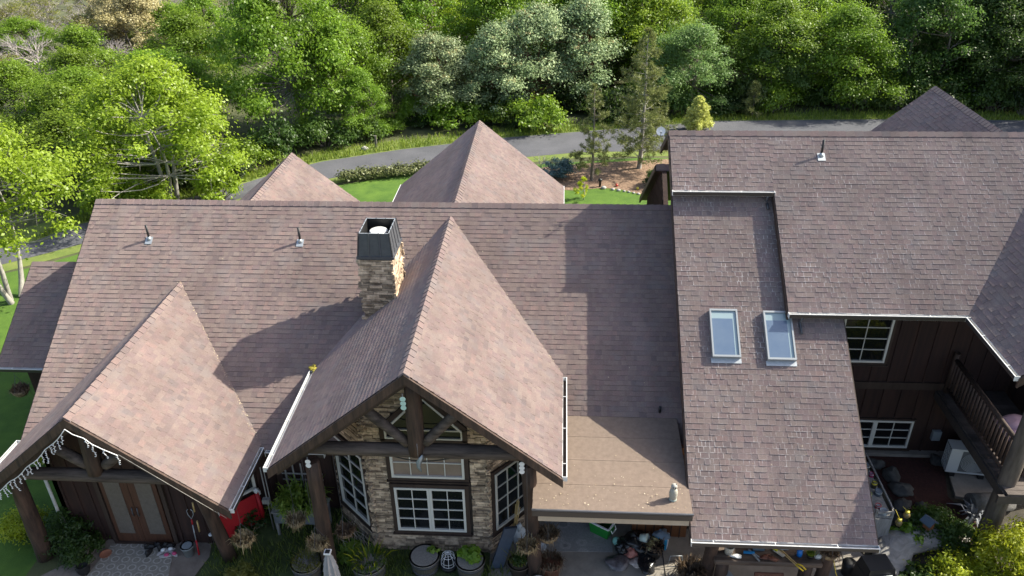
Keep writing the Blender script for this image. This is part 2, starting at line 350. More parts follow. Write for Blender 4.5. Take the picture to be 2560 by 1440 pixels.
roof('side_roof', [[(WX, WE, WEZ), (-11.2, WE, WEZ), (-11.2, WY, WZ), (WX, WY, WZ)]], X, 25, SH)
roof('side_roof', [[(WX, WY, WZ), (-11.2, WY, WZ), (-11.2, 20.9, WEZ), (WX, 20.9, WEZ)]], X, 27, SH, e=.26, tw=(.4, .8))
mb = MB(); sF, sB = V((0, -1, -SM)), V((0, 1, -SM))
ridge_caps(mb, (XA-.01, YR, ZR), (2.93, YR, ZR), sF, sB, seed=3); mb.build('ridge_cap', [SH], house)
mb = MB(); ridge_caps(mb, (X2-.02, Y2, Z2), (XE, Y2, Z2), sF, sB, e=.2, seed=4); mb.build('ridge_cap', [SH], house)
mb = MB(); ridge_caps(mb, (WX, WY, WZ), (-11.4, WY, WZ), sF, sB, e=.5, seed=5); mb.build('ridge_cap', [SH], house)
mb = MB(); ridge_caps(mb, (X2, 20.2, 6.1), (8, 20.2, 6.1), (0, -.3, -1), sB, e=.2, seed=5); mb.build('ridge_cap', [SH], house)
for (x, z, ya, yb, yend, s) in ((XG, ZG, 17.66, YF-.01, YB, SG), (XL, ZL, YR-(ZR-ZL)/SM, YFL-.01, YBL, SG), (XR, ZW, 17.6, YWF, YW, SW)):
    mb = MB(); ridge_caps(mb, (x, ya, z), (x, yb, z), (-1, 0, -s), (1, 0, -s), seed=6, w=.13, e=.19); mb.build('ridge_cap', [SHE], house); mb = MB()
    ridge_caps(mb, (x, yend, z), (x, 18.3, z), (-1, 0, -s), (1, 0, -s), seed=7, w=.16); mb.build('ridge_cap', [SHE], house)
# flat rolled-roof canopy between the gable and the lower roof
mb = MB(); zf0, zf1 = 2.706, 2.86
mb.hexa([(-.42, 10.99, zf0-.05), (2.585, 10.99, zf0-.05), (2.585, 13.66, zf1-.05), (-.42, 13.66, zf1-.05), (-.42, 10.99, zf0), (2.585, 10.99, zf0), (2.585, 13.66, zf1), (-.42, 13.66, zf1)], 0)

for k in range(1, 4):
    t = k/4; y = 10.99+2.67*t; z = zf0+(zf1-zf0)*t; mb.hexa([(-.42, y-.03, z-.02), (2.585, y-.03, z-.02), (2.585, y+.03, z-.02), (-.42, y+.03, z-.02), (-.42, y-.03, z+.003), (2.585, y-.03, z+.003), (2.585, y+.03, z+.005), (-.42, y+.03, z+.005)], 0)
mb.build('canopy_roof', [ROLLED], house)
mb = MB()
mb.bar((-.43, 10.975, zf0-.012), (2.60, 10.975, zf0-.012), .03, .035, 1); mb.bar((-.42, 11.0, zf0-.115), (2.59, 11.0, zf0-.115), .05, .125, 0)
mb.build('canopy_fascia', [BROWNM, DKMET], house)
mb = MB(); mb.box((1.12, 11.07, zf0-.27), (2.86, .05, .20)); mb.build('canopy_beam', [TAN], house)
# barge boards
def barge(x, y, z, w, s, back=.06, h=.20, both=True, t=.05):
    for d in (-1, 1):
        mb = MB(); a = V((x, y, z-.015)); b = V((x+d*(w+.02), y, z-.015-s*(w+.02))); up = V((0, 0, -h))
        mb.prism([a, b, b+up, a+up], (0, t, 0)); mb.build('barge_board', [LOG], house)
        mb = MB(); y2 = y+t+.10; a = V((x, y2, z-.16)); b = V((x+d*(w-.1), y2, z-.16-s*(w-.1))); up = V((0, 0, -.20))
        mb.prism([a, b, b+up, a+up], (0, .12, 0)); mb.build('rafter', [WOODD], house)
barge(XG, YF-.045, ZG, WG, SG); barge(XL, YFL-.045, ZL, WL, SG); barge(XR, YWF-.045, ZW, XR-XF, SW)
for a, b in (((X2-.03, YE2, zE), (X2-.03, Y2, Z2)), ((X2-.03, Y2, Z2), (X2-.03, 19.4, m2(19.4))), ((X2-.03, 20.2, 6.1), (X2-.03, 23.5, 3.75)), ((2.56, YSE, lo(YSE)), (2.56, 17.1, lo(17.1))),
             ((X4+.025, YSE, lo(YSE)), (X4+.025, 15.9, lo(15.9))), ((XS-.025, YF2, zF), (XS-.025, YE2, zE)), ((XA-.025, YE, mz(YE)), (XA-.025, YR, ZR)), ((WX-.025, WE, WEZ), (WX-.025, WY, WZ))):
    mb = MB(); a, b = V(a)-V((0, 0, .012)), V(b)-V((0, 0, .012)); u = V((0, 0, -.17)); mb.prism([a, b, b+u, a+u], (.045, 0, 0) if a.x < X4 else (-.045, 0, 0)); mb.build('rake_board', [WOODD], house)
# gutters
gutter(house, (XG+WG, YF, ge), (XG+WG, 14.25, ge), X, True); gutter(house, (XG-WG, YF, ge), (XG-WG, 14.3, ge), -X)
gutter(house, (XL+WL, YFL, le), (XL+WL, YE-.02, le), X, True); gutter(house, (XL-WL, YFL, le), (XL-WL, YE-.02, le), -X)
gutter(house, (XL+WL+.14, YE, mz(YE)), (-4.95, YE, mz(YE)), -Y, True); gutter(house, (XA, YE, mz(YE)), (XL-WL-.15, YE, mz(YE)), -Y)
gutter(house, (X2, YE2, zE), (XS, YE2, zE), -Y); gutter(house, (XS, YF2, zF), (XF, YF2, zF), -Y, hang=1.0)
gutter(house, (2.585, YSE, lo(YSE)), (X4, YSE, lo(YSE)), -Y, True, .9); gutter(house, (XF, YWF, zF), (XF, YF2-.1, zF), -X, True)
gutter(house, (WX, WE, WEZ), (-11.8, WE, WEZ), -Y)
gutter(house, (XG+2.714, 20.5, ge), (XG+2.714, YB, ge), X, True); gutter(house, (XG-2.714, 20.5, ge), (XG-2.714, YB, ge), -X)
def spout(pts, r=.032):
    mb = MB(); mb.tube(pts, r, 4); return mb.build('downspout', [DKMET], house)
spout([(4.68, YE2-.07, zE-.1), (4.70, YE2+.12, zE-.34), (4.70, YE2-.02, lo(16.9)+.05), (4.70, YE2-.16, lo(16.78)+.05)])
spout([(5.1, YF2-.07, zF-.1), (5.1, YF2+.06, zF-.28), (5.1, YF2-.1, lo(14.38)+.05), (5.1, YF2-.2, lo(14.28)+.05)])
mb = MB(); mb.tube([(-10.95, 12.2, .1), (-10.95, 12.2, 2.2)], .035, 6); mb.build('downspout', [WHITE], house)

# ------------------------------------------------------------------ walls
def wall_prism(poly, ext, m=SIDING, name='wall'):
    mb = MB(); mb.prism(poly, ext); return mb.build(name, [m], house)
def battens(p0, p1, z0, z1, nrm, step=.3, top=None):
    mb = MB(); p0, p1 = V(p0), V(p1); L = (p1-p0).length; k = 0.1
    while k < L:
        c = p0+(p1-p0)*(k/L)+V(nrm)*.012; zt = top(c) if top else z1; mb.bar((c.x, c.y, z0), (c.x, c.y, zt), .05, .024, 0, V(nrm)); k += step
    mb.build('batten', [SIDING], house)
# main body: west gable wall, front and back walls
wall_prism([(-11.25, 13.4, 0), (-11.25, 13.4, mz(13.4)-.14), (-11.25, YR, ZR-.14), (-11.25, 22.6, mz(22.6)-.14), (-11.25, 22.6, 0)], (.15, 0, 0))
wall_prism([(-11.1, 22.45, 0), (-11.1, 22.6, 0), (-11.1, 22.6, 2.4), (-11.1, 22.45, 2.4)], (14, 0, 0))
wall_prism([(-6.45, 13.5, 0), (-4.86, 13.5, 0), (-4.86, 13.5, 2.55), (-6.45, 13.5, 2.55)], (0, .15, 0)); battens((-6.4, 13.5, 0), (-4.9, 13.5, 0), 0, 2.5, (0, -1, 0))
wall_prism([(-.5, 14.1, 0), (1.75, 14.1, 0), (1.75, 14.1, 2.7), (-.5, 14.1, 2.7)], (0, .15, 0)); battens((-.4, 14.1, 0), (1.7, 14.1, 0), 0, 2.7, (0, -1, 0))
wall_prism([(1.75, 12.95, 0), (2.95, 12.95, 0), (2.95, 12.95, 2.6), (1.75, 12.95, 2.6)], (0, .12, 0), ORANGE, 'cedar_wall')
mb = MB()
for k in range(6): mb.box((1.85+k*.19, 12.94, 1.3), (.02, .03, 2.6))
mb.build('cedar_batten', [WOODD], house)
# entry walls
wall_prism([(-10.9, 12.3, 0), (-7.68, 12.3, 0), (-7.68, 12.3, ZL-SG*1.354-.16), (XL, 12.3, ZL-.16), (-10.9, 12.3, ZL-SG*1.866-.16)], (0, .12, 0)); battens((-10.85, 12.3, 0), (-7.7, 12.3, 0), 0, 2.6, (0, -1, 0))
FD = V((.703, .711, 0)); FN = V((.711, -.703, 0)); f0 = V((-7.68, 12.3, 0)); f1 = f0+FD*1.72
wall_prism([f0, f1, f1+V((0, 0, 2.25)), f0+V((0, 0, 2.6))], -FN*.12); battens(f0, f1, 0, 2.2, FN)
wall_prism([(-10.9, 12.3, 0), (-10.9, 13.4, 0), (-10.9, 13.4, 2.6), (-10.9, 12.3, 2.6)], (.12, 0, 0))
# side wing at left
wall_prism([(-14.0, 16.4, 0), (-14.0, 20.4, 0), (-14.0, 20.4, 2.2), (-14.0, WY, WZ-.14), (-14.0, 16.4, 2.2)], (.12, 0, 0)); wall_prism([(-13.88, 16.4, 0), (-11.25, 16.4, 0), (-11.25, 16.4, 2.2), (-13.88, 16.4, 2.2)], (0, .12, 0))
# right building
wall_prism([(2.95, 13.2, 0), (2.95, 13.2, lo(13.2)-.14), (2.95, 17.2, lo(17.2)-.14), (2.95, 17.2, 0)], (.12, 0, 0))
wall_prism([(2.95, 17.21, 0), (2.95, 17.21, m2(17.21)-.14), (2.95, Y2, Z2-.14), (2.95, 19.3, m2(19.3)-.14), (2.95, 19.3, 0)], (.12, 0, 0))
wall_prism([(2.72, 19.31, 0), (2.72, 19.31, 5.3), (2.72, 20.2, 5.95), (2.72, 22.9, 4.0), (2.72, 22.9, 0)], (.12, 0, 0)); battens((2.71, 19.4, 0), (2.71, 22.8, 0), 0, 0, (-1, 0, 0), .25, lambda c: 5.9-.71*abs(c.y-20.2))
wall_prism([(3.07, 13.2, 0), (5.7, 13.2, 0), (5.7, 13.2, 3.6), (3.07, 13.2, 3.6)], (0, .12, 0)); battens((3.1, 13.2, 0), (5.7, 13.2, 0), 0, 3.6, (0, -1, 0))
wall_prism([(5.58, 13.32, 0), (5.58, 16.0, 0), (5.58, 16.0, lo(16)-.14), (5.58, 13.32, lo(13.32)-.14)], (.12, 0, 0))
wall_prism([(3.08, 17.18, lo(17.1)-.4), (XS+.1, 17.18, lo(17.1)-.4), (XS+.1, 17.18, m2(17.18)-.13), (3.08, 17.18, m2(17.18)-.13)], (0, .1, 0))
wall_prism([(XS+.03, 14.75, lo(14.75)-.3), (XS+.03, 17.1, lo(17.1)-.3), (XS+.03, 17.1, m2(17.1)-.13), (XS+.03, 14.75, m2(14.75)-.13)], (.1, 0, 0))
wall_prism([(5.72, 16.02, 0), (10.8, 16.02, 0), (10.8, 16.02, m2(16.02)-.14), (5.72, 16.02, m2(16.02)-.14)], (0, .15, 0)); battens((5.75, 16.02, 0), (10.7, 16.02, 0), 0, 5.9, (0, -1, 0), .42)
mb = MB(); mb.box((7.9, 15.99, 2.12), (4.4, .05, .2)); mb.build('band_board', [WOODD], house)
wall_prism([(10.8, 14.6, 0), (10.8, 16.0, 0), (10.8, 16.0, 6.9), (10.8, 14.6, 6.9)], (.15, 0, 0)); wall_prism([(10.95, 14.6, 0), (12.2, 14.6, 0), (12.2, 14.6, 5.8), (10.95, 14.6, 6.9)], (0, .15, 0))
wall_prism([(12.05, 14.76, 0), (12.05, 23.5, 0), (12.05, 23.5, 5.9), (12.05, 14.76, 5.9)], (.12, 0, 0))
wall_prism([(9.6, 23.5, 0), (12.17, 23.5, 0), (12.17, 23.5, 5.8), (XR, 23.5, ZW-.14), (9.6, 23.5, 5.9)], (0, .12, 0))

# ------------------------------------------------------------------ windows and doors
def window(o, ud, nd, w, h, cols, rows, leaves=1, trim=.09, fr=.05, mun=.018, name='window', fm=CREAM, tm=WOODD, gm=None):
    o, ud, nd = V(o), V(ud).normalized(), V(nd).normalized(); z = V((0, 0, 1)); P = lambda u, v, d: o+ud*u+z*v+nd*d
    def slab(mb, u0, u1, v0, v1, d0, d1): mb.hexa([P(u0, v0, d1), P(u1, v0, d1), P(u1, v0, d0), P(u0, v0, d0), P(u0, v1, d1), P(u1, v1, d1), P(u1, v1, d0), P(u0, v1, d0)])
    mb = MB()
    lw = w/leaves
    for i in range(leaves):
        a, b = i*lw, (i+1)*lw-(.004 if i < leaves-1 else 0)
        slab(mb, a, b, 0, fr, .02, .075); slab(mb, a, b, h-fr, h, .02, .075); slab(mb, a, a+fr, fr, h-fr, .02, .075); slab(mb, b-fr, b, fr, h-fr, .02, .075)
        for c in range(1, cols): u = a+fr+(lw-2*fr)*c/cols; slab(mb, u-mun/2, u+mun/2, fr, h-fr, .028, .055)
        for r in range(1, rows): v = fr+(h-2*fr)*r/rows; slab(mb, a+fr, b-fr, v-mun/2, v+mun/2, .026, .053)
    f = mb.build(name, [fm], house)
    mb = MB(); slab(mb, .01, w-.01, .01, h-.01, .005, .03); mb.build('pane', [gm or GLASS], f)
    if trim:
        mb = MB(); t = trim; slab(mb, -t, w+t, -t, 0, 0, .06); slab(mb, -t, w+t, h, h+t, 0, .06); slab(mb, -t, 0, 0, h, 0, .055); slab(mb, w, w+t, 0, h, 0, .055); slab(mb, -t-.03, w+t+.03, -t-.03, -t, 0, .09)
        mb.build('trim', [tm], f)
    return f
BY = 12.35; bl, br_ = -3.90, -1.36
LD = V((-.729, .684, 0)); LN = V((-.684, -.729, 0)); RD = V((.66, .751, 0)); RN = V((.751, -.66, 0))
window((-3.39, BY, .64), X, -Y, 1.50, 1.24, 2, 4, 2); window((-3.40, BY, 2.17), X, -Y, 1.53, .80, 4, 2, 1, gm=mat('beige_window_glass', (.20, .145, .12), .06, (.27, .20, .165), 2, spec=.6))  # upper pane: smooth glass with beige in its base colour
pL = V((bl, BY, 0)); pR = V((br_, BY, 0))
window(pL+LD*1.22+V((0, 0, .62)), -LD, LN, 1.08, 1.95, 2, 5, 1); window(pR+RD*.10+V((0, 0, .62)), RD, RN, 1.08, 1.60, 3, 4, 1)
# peaked window above the tie beam
mb = MB(); zb, zs, za, cx = 3.22, 3.42, 4.28, -2.66; u0, u1 = -3.44, -1.88
def strip(mb, a, b, w, d): mb.bar(V((a[0], BY-d, a[1])), V((b[0], BY-d, b[1])), w, .05, 0, V((0, 1, 0)))
pk = [(u0, zb), (u1, zb), (u1, zs), (cx, za), (u0, zs)]
for i in range(5): strip(mb, pk[i], pk[(i+1) % 5], .045, .05+.002*i)
strip(mb, (cx, zb), (cx, za), .03, .05); strip(mb, (u0, zs+.02), (u1, zs+.02), .025, .045)
pw = mb.build('peaked_window', [CREAM], house)
mb = MB(); mb.face([(a, BY-.03, b) for a, b in pk]); mb.build('pane', [GLASS], pw)
mb = MB()
for a, b in (((u0-.06, zb-.05), (u0-.06, zs+.06)), ((u1+.06, zb-.05), (u1+.06, zs+.06)), ((u0-.08, zs+.06), (cx, za+.09)), ((u1+.08, zs+.06), (cx, za+.09)), ((u0-.1, zb-.06), (u1+.1, zb-.06))): strip(mb, a, b, .10, .06)
mb.build('trim', [WOODD], pw)
window((6.60, 16.02, 2.80), X, -Y, 1.13, 1.32, 2, 4, 1, .07); window((5.75, 16.02, 2.80), X, -Y, .84, 1.32, 2, 4, 1, .0)
window((7.0, 16.02, .22), X, -Y, 1.83, .85, 2, 3, 2, .05)
window(f0+FD*.04+V((0, 0, .92)), FD, FN, 1.16, .95, 1, 1, 1, .0, .06)
# entry double door
DOORW = mat('door_wood', (.050, .020, .012), .55, (.10, .042, .022), 4, .2, 18, (4, 4, .3))
for k, x0 in enumerate((-9.82, -9.19)):
    mb = MB(); mb.box((x0+.315, 12.27, 1.0), (.62, .05, 2.0)); d = mb.build('door', [DOORW], house)
    mb = MB(); mb.box((x0+(.28 if k == 0 else .35), 12.24, 1.08), (.36, .02, 1.55)); mb.build('glass_panel', [mat('frosted_door_glass', (.11, .095, .08), .35, (.15, .13, .11), 12, .3, 60)], d)
    mb = MB(); mb.tube([(x0+(.57 if k == 0 else .06), 12.22, .85), (x0+(.57 if k == 0 else .06), 12.20, .95), (x0+(.57 if k == 0 else .06), 12.22, 1.1)], .014, 6); mb.build('handle', [DKMET], d)
mb = MB(); mb.box((-9.19, 12.27, 2.06), (1.5, .07, .1)); mb.box((-9.90, 12.27, 1.0), (.09, .07, 2.02)); mb.box((-8.48, 12.27, 1.0), (.09, .07, 2.02)); mb.box((-9.19, 12.24, .02), (1.4, .12, .04)); mb.build('door_frame', [WOODD], house)
# ------------------------------------------------------------------ ledge stone
def stones(mb, o, u, n, L, zt, openings=(), seed=0, z0=0, ztop=None, dep=.045):
    rng = random.Random(seed); o, u, n = V(o), V(u).normalized(), V(n).normalized(); Z = V((0, 0, 1)); z = z0
    top = ztop or (lambda s: zt)
    while z < zt:
        h = rng.choice((.035, .05, .06, .075)); s = -rng.uniform(0, .1)-.02
        while s < L+.03:
            wd = rng.uniform(.10, .34); a, b = s, min(s+wd, L+.03); s += wd
            if b-a < .03: continue
            za, zb = z+.004, z+h-.004; mid = (a+b)/2
            if zb > top(mid): continue
            segs = [(a, b)]
            for (p, q, r, t) in openings:
                if zb > r and za < t:
                    ns = []
                    for (c, d) in segs:
                        if d <= p or c >= q: ns.append((c, d)); continue
                        if c < p: ns.append((c, p))
                        if d > q: ns.append((q, d))
                    segs = ns
            for (c, d) in segs:
                if d-c < .02: continue
                pr = rng.uniform(.4, 1)*dep; j = lambda: rng.uniform(-.005, .005); tb = rng.random()
                q = lambda uu, zz, dd: o+u*uu+Z*zz+n*dd
                mb.hexa([q(c+.004, za, pr+j()), q(d-.004, za+j(), pr+j()), q(d-.002, za, -.01), q(c+.002, za, -.01), q(c+.004, zb+j(), pr+j()), q(d-.004, zb, pr+j()), q(d-.002, zb, -.01), q(c+.002, zb, -.01)], 0, tb)
        z += h
gt = lambda x: ZG-SG*abs(x-XG)-.13
mb = MB(); mb.prism([(bl, BY+.01, 0), (br_, BY+.01, 0), (br_, BY+.01, gt(br_)), (XG, BY+.01, gt(XG)), (bl, BY+.01, gt(bl))], (0, .1, 0), 1)
stones(mb, (bl, BY, 0), X, -Y, br_-bl, 5.6, [(.42, 2.15, .48, 2.02), (.41, 2.14, 2.05, 3.06), (.36, 2.12, 3.08, 3.5), (.6, 1.9, 3.5, 3.8), (.9, 1.6, 3.8, 4.2)], 1, 0, lambda s: gt(bl+s))
for (p, d, n, L, ops, sd) in ((pL, LD, LN, 1.36, [(.05, 1.31, .48, 2.68)], 2), (pR, RD, RN, 1.36, [(.01, 1.27, .48, 2.32)], 3)):
    q = p+d*L; mb.prism([p-n*.01, q-n*.01, V((q.x, q.y, gt(q.x)))-n*.01, V((p.x, p.y, gt(p.x)))-n*.01], -n*.1, 1)
    stones(mb, p, d, n, L, 5, ops, sd, 0, lambda s, p=p, d=d: gt((p+d*s).x))
mb.build('stone_bay', [STONE, MORTAR], house)
# chimney
cx0, cy0, cw, cdp = -4.30, 15.06, .70, .86
mb = MB(); mb.box((cx0+cw/2, cy0+cdp/2, 4.4), (cw, cdp, 2.9), 1)
stones(mb, (cx0, cy0, 0), X, -Y, cw, 5.86, (), 5, 3.2); stones(mb, (cx0+cw, cy0, 0), Y, X, cdp, 5.86, (), 6, 3.2); stones(mb, (cx0, cy0+cdp, 0), -Y, -X, cdp, 5.86, (), 7, 3.2); stones(mb, (cx0+cw, cy0+cdp, 0), -X, Y, cw, 5.86, (), 8, 3.2)
ch = mb.build('chimney', [STONE, MORTAR], house)
mb = MB(); ccx, ccy = cx0+cw/2, cy0+cdp/2
mb.box((ccx, ccy, 5.89), (cw+.12, cdp+.12, .06))
b0 = [(-cw/2-.03, -cdp/2-.03), (cw/2+.03, -cdp/2-.03), (cw/2+.03, cdp/2+.03), (-cw/2-.03, cdp/2+.03)]; k = .86
for i in range(4):
    a, b = b0[i], b0[(i+1) % 4]; pt = lambda q, s, z: V((ccx+q[0]*s, ccy+q[1]*s, z))
    mb.face([pt(a, 1, 5.92), pt(b, 1, 5.92), pt(b, k, 6.44), pt(a, k, 6.44)]); mb.face([pt(b, k-.05, 5.92), pt(a, k-.05, 5.92), pt(a, k-.05, 6.44), pt(b, k-.05, 6.44)], 1); mb.face([pt(a, k, 6.44), pt(b, k, 6.44), pt(b, k-.05, 6.44), pt(a, k-.05, 6.44)], 2)
    for t in ((.0, .33, .66, 1.) if i % 2 == 0 else (0, .25, .5, .75, 1.)):
        p = pt(a, 1, 5.92).lerp(pt(b, 1, 5.92), t); q = pt(a, k, 6.45).lerp(pt(b, k, 6.45), t); mb.bar(p, q, .022, .03, 0, V((p.x-ccx, p.y-ccy, 0)))
mb.box((ccx, ccy, 5.95), (cw-.1, cdp-.1, .04), 1)
mb.build('chimney_cap', [DKMET, BLACKP, LEAD], ch)
mb = MB(); mb.lathe([(.16, 0), (.16, .25), (.20, .25), (.20, .30), (.18, .312), (.0, .318)], (ccx, ccy+.05, 6.0), 24); mb.build('flue', [mat('pale_steel', (.62, .62, .60), .45)], ch)
mb = MB(); mb.box((cx0+cw+.12, cy0+.35, 4.75), (.17, .14, .22)); mb.build('vent_hood', [WHITE], ch)
mb = MB()
for k in range(5): mb.face([(cx0+cw+.02, cy0+.5+.13*k, mz(cy0+.5+.13*k)+.12), (cx0+cw+.5, cy0+.52+.13*k, mz(cy0+.5+.13*k)+.05), (cx0+cw+.5, cy0+.68+.13*k, mz(cy0+.66+.13*k)+.04), (cx0+cw+.02, cy0+.66+.13*k, mz(cy0+.66+.13*k)+.10)], 0, .3*k)
mb.build('cricket', [SHE], ch)
# roof vents
def vent(x, y, zf, h=.40):
    z = zf(y); mb = MB(); mb.tube([(x, y, z-.02), (x, y, z+h)], .028, 10); v = mb.build('vent_pipe', [BLACKP], house)
    mb = MB(); a, b, c, d = [V((x+dx, y+dy, zf(y+dy)+.024)) for dx, dy in ((-.085, -.12), (.085, -.12), (.085, .05), (-.085, .05))]; mb.prism([a, b, c, d], (0, 0, .006)); mb.lathe([(.06, .0), (.034, .09)], (x, y, z+.0), 12); mb.build('flashing', [LEAD], v)
vent(-10.08, 17.06, mz); vent(-6.29, 17.05, mz); vent(5.97, 17.72, m2)
mb = MB(); mb.tube([(2.23, 13.72, mz(13.72)-.02), (2.23, 13.72, mz(13.72)+.14)], .03, 10); mb.build('vent_pipe', [BLACKP], house)
# skylights
SKYG = mat('skylight_glass', (.085, .125, .19), .08, (.105, .145, .205), 3, spec=.8, coat=.6); SKYL = mat('skylight_reveal', (.24, .31, .33), .15, spec=.7); SKYF = mat('grey_skylight_frame', (.30, .32, .33), .4, metal=.4)
def skylight(x0, x1, ya, yb):
    P = lambda x, y, h: V((x, y, lo(y)))+V((0, -.567, .823))*h
    def slab(mb, a, b, c, d, h0, h1, m=0): mb.hexa([P(a, c, h0), P(b, c, h0), P(b, d, h0), P(a, d, h0), P(a, c, h1), P(b, c, h1), P(b, d, h1), P(a, d, h1)], m)
    mb = MB(); t = .034
    slab(mb, x0, x1, ya, ya+t, 0, .13); slab(mb, x0, x1, yb-t, yb, 0, .13); slab(mb, x0, x0+t, ya+t, yb-t, 0, .128); slab(mb, x1-t, x1, ya+t, yb-t, 0, .128)
    s = mb.build('skylight', [SKYF], house)
    mb = MB(); slab(mb, x0+t, x1-t-.075, ya+t, yb-t-.14, .06, .10); mb.build('pane', [SKYG], s)
    mb = MB(); slab(mb, x1-t-.075, x1-t, ya+t, yb-t, .06, .098); slab(mb, x0+t, x1-t-.075, yb-t-.14, yb-t, .06, .098); mb.build('reveal', [SKYL], s)
    mb = MB(); slab(mb, x0-.02, x1+.02, ya-.085, ya, .012, .024); mb.build('flashing', [LEAD], s)
skylight(3.21, 3.79, 13.83, 14.72); skylight(4.33, 4.91, 13.80, 14.70)

# ------------------------------------------------------------------ posts, beams, trusses
rngL = random.Random(5)
def log(name, a, b, r0, r1=None, m=LOG, n=12):
    mb = MB(); r1 = r1 or r0; a, b = V(a), V(b); mb.tube([a.lerp(b, t/6) for t in range(7)], [r0+(r1-r0)*t/6+rngL.uniform(-.006, .006) for t in range(7)], n, 0, True, 0, .03, rngL); return mb.build(name, [m], house)
log('post', (-4.78, 11.6, 0), (-4.72, 11.5, 3.3), .16, .14); log('post', (-.38, 11.75, 0), (-.52, 11.6, 3.3), .16, .14)
log('post', (-11.25, 11.75, 0), (-10.95, 11.5, 2.7), .18, .15); log('post', (-7.12, 11.9, 0), (-7.2, 11.5, 2.75), .15, .14)
log('beam', (-5.0, 11.5, 3.62), (-.36, 11.5, 3.62), .135, .15, LOGB); log('post', (-2.63, 11.46, 3.60), (-2.60, 11.46, 5.30), .17, .16)
log('brace', (-3.55, 11.46, 4.62), (-2.78, 11.46, 3.82), .10, .10, LOGB); log('brace', (-1.78, 11.46, 4.62), (-2.45, 11.46, 3.86), .10, .10, LOGB)
log('beam', (-10.95, 11.42, 2.80), (-7.12, 11.42, 2.80), .13, .15, LOGB); log('post', (-9.1, 11.4, 2.9), (-9.02, 11.4, 4.22), .16, .15)
log('brace', (-9.9, 11.4, 3.62), (-9.2, 11.4, 3.08), .11, .11, LOGB); log('brace', (-8.2, 11.4, 3.62), (-8.85, 11.4, 3.1), .11, .11, LOGB)
log('post', (3.25, 11.95, 0), (3.2, 11.4, 2.35), .14, .13); log('post', (5.55, 11.75, 0), (5.55, 11.5, 2.4), .13, .12); log('post', (-13.4, 15.95, 0), (-13.0, 16.05, 2.0), .09, .09)
log('post', (9.32, 12.85, 0), (9.32, 12.85, 5.4), .19, .16, mat('grey_log', (.06, .045, .035), .8, (.13, .105, .085), 5, .4, 18, (2, 2, .3)))
# balcony
mb = MB()
for k in range(26): mb.box((9.95, 12.55+k*.135, 2.0), (1.55, .125, .05), 0, 0, rngL.random())
mb.box((9.16, 14.25, 1.88), (.06, 3.5, .2)); mb.box((9.85, 12.5, 1.88), (1.7, .06, .2))
dk = mb.build('balcony_deck', [mat('grey_deck_board', (.055, .042, .036), .8, (.09, .07, .06), 5, .2, tabvar=.3)], house)
mb = MB(); mb.tube([(9.32, 12.8, 2.98), (9.32, 15.95, 2.98)], .055, 8); mb.tube([(9.32, 12.8, 2.16), (9.32, 15.95, 2.16)], .045, 8); mb.tube([(9.32, 15.9, 1.9), (9.32, 15.9, 3.15)], .07, 8); rl = mb.build('balcony_railing', [LOG], house)
for k in range(22):
    mb = MB(); y = 13.05+k*.132; mb.tube([(9.32, y, 2.16), (9.32, y, 2.98)], .026, 6); mb.build('baluster', [LOG], rl)

# ------------------------------------------------------------------ ground, road, paths
def sst(a, b, t): t = min(1, max(0, (t-a)/(b-a))); return t*t*(3-2*t)
def hz(x, y): return -max(0, y-43)*.055*sst(-6, -26, x) if x < -6 else 0.
mb = MB(); xs = [-400, -200, -120]+[-80+4*i for i in range(41)]+[120, 200, 400]; ys = [-150, -40, 0, 10]+[14+4*i for i in range(26)]+[140, 200, 400]
b = 0
for y in ys:
    for x in xs: mb.v.append((x, y, hz(x, min(y, 120))))
nx = len(xs)
for j in range(len(ys)-1):
    for i in range(nx-1): mb.idx(0, (j*nx+i, j*nx+i+1, (j+1)*nx+i+1, (j+1)*nx+i), 0)
tag(mb.build('ground', FLOOR), kind='structure')
def sheet(name, pts, z, m, kind='structure'):
    mb = MB(); mb.face([(a, b, z) for a, b in pts]); o = mb.build(name, m); return tag(o, kind=kind)
far = [(-40, 14), (-30, 21), (-24, 25), (-20.8, 27.3), (-19.8, 28.9), (-17.4, 30.9), (-15, 32.9), (-13.3, 34.9), (-11.7, 36.3), (-8.1, 38.1), (-3, 40.0), (1.1, 41.06), (6.6, 42.5), (8.8, 43.0), (17.5, 43.4), (26, 43.3), (60, 42)]
near = [(-40, 10), (-28, 19.6), (-22.5, 24), (-20, 26), (-17.5, 28.2), (-15.4, 30.4), (-13.8, 32), (-12.1, 33.4), (-10.2, 34.4), (-6.8, 35.7), (-3, 36.8), (1.0, 37.9), (4, 38.1), (8, 38.2), (17.5, 38.2), (26, 38), (60, 37)]
def strip_sheet(name, A, B_, z, m):
    mb = MB()
    for i in range(len(A)-1): mb.face([(*B_[i], z), (*B_[i+1], z), (*A[i+1], z), (*A[i], z)])
    return tag(mb.build(name, m), kind='structure')
strip_sheet('road', far, near, .012, ASPH)
rg = random.Random(3)
strip_sheet('verge', [(a-.5+rg.uniform(-.4, .4), b+1.1+rg.uniform(-.3, .5)) for a, b in far], far, .008, VERGE)
strip_sheet('verge', near, [(a+.25, b-.7) for a, b in near], .006, VERGE)
sheet('lawn', [(-60, -20), (-11.4, -20), (-11.4, 20), (-11, 23), (16, 23), (24, 30), (24, 36), (4, 37.2), (-6.8, 35.0), (-12, 32.4), (-19.5, 25.2), (-30, 18)], .004, LAWN)
sheet('patio', [(-.95, -10), (8.0, -10), (7.0, 12.2), (6.4, 13.2), (5.6, 13.25), (5.6, 14.2), (-.4, 14.2), (-1.4, 12.4)], .012, CONC)
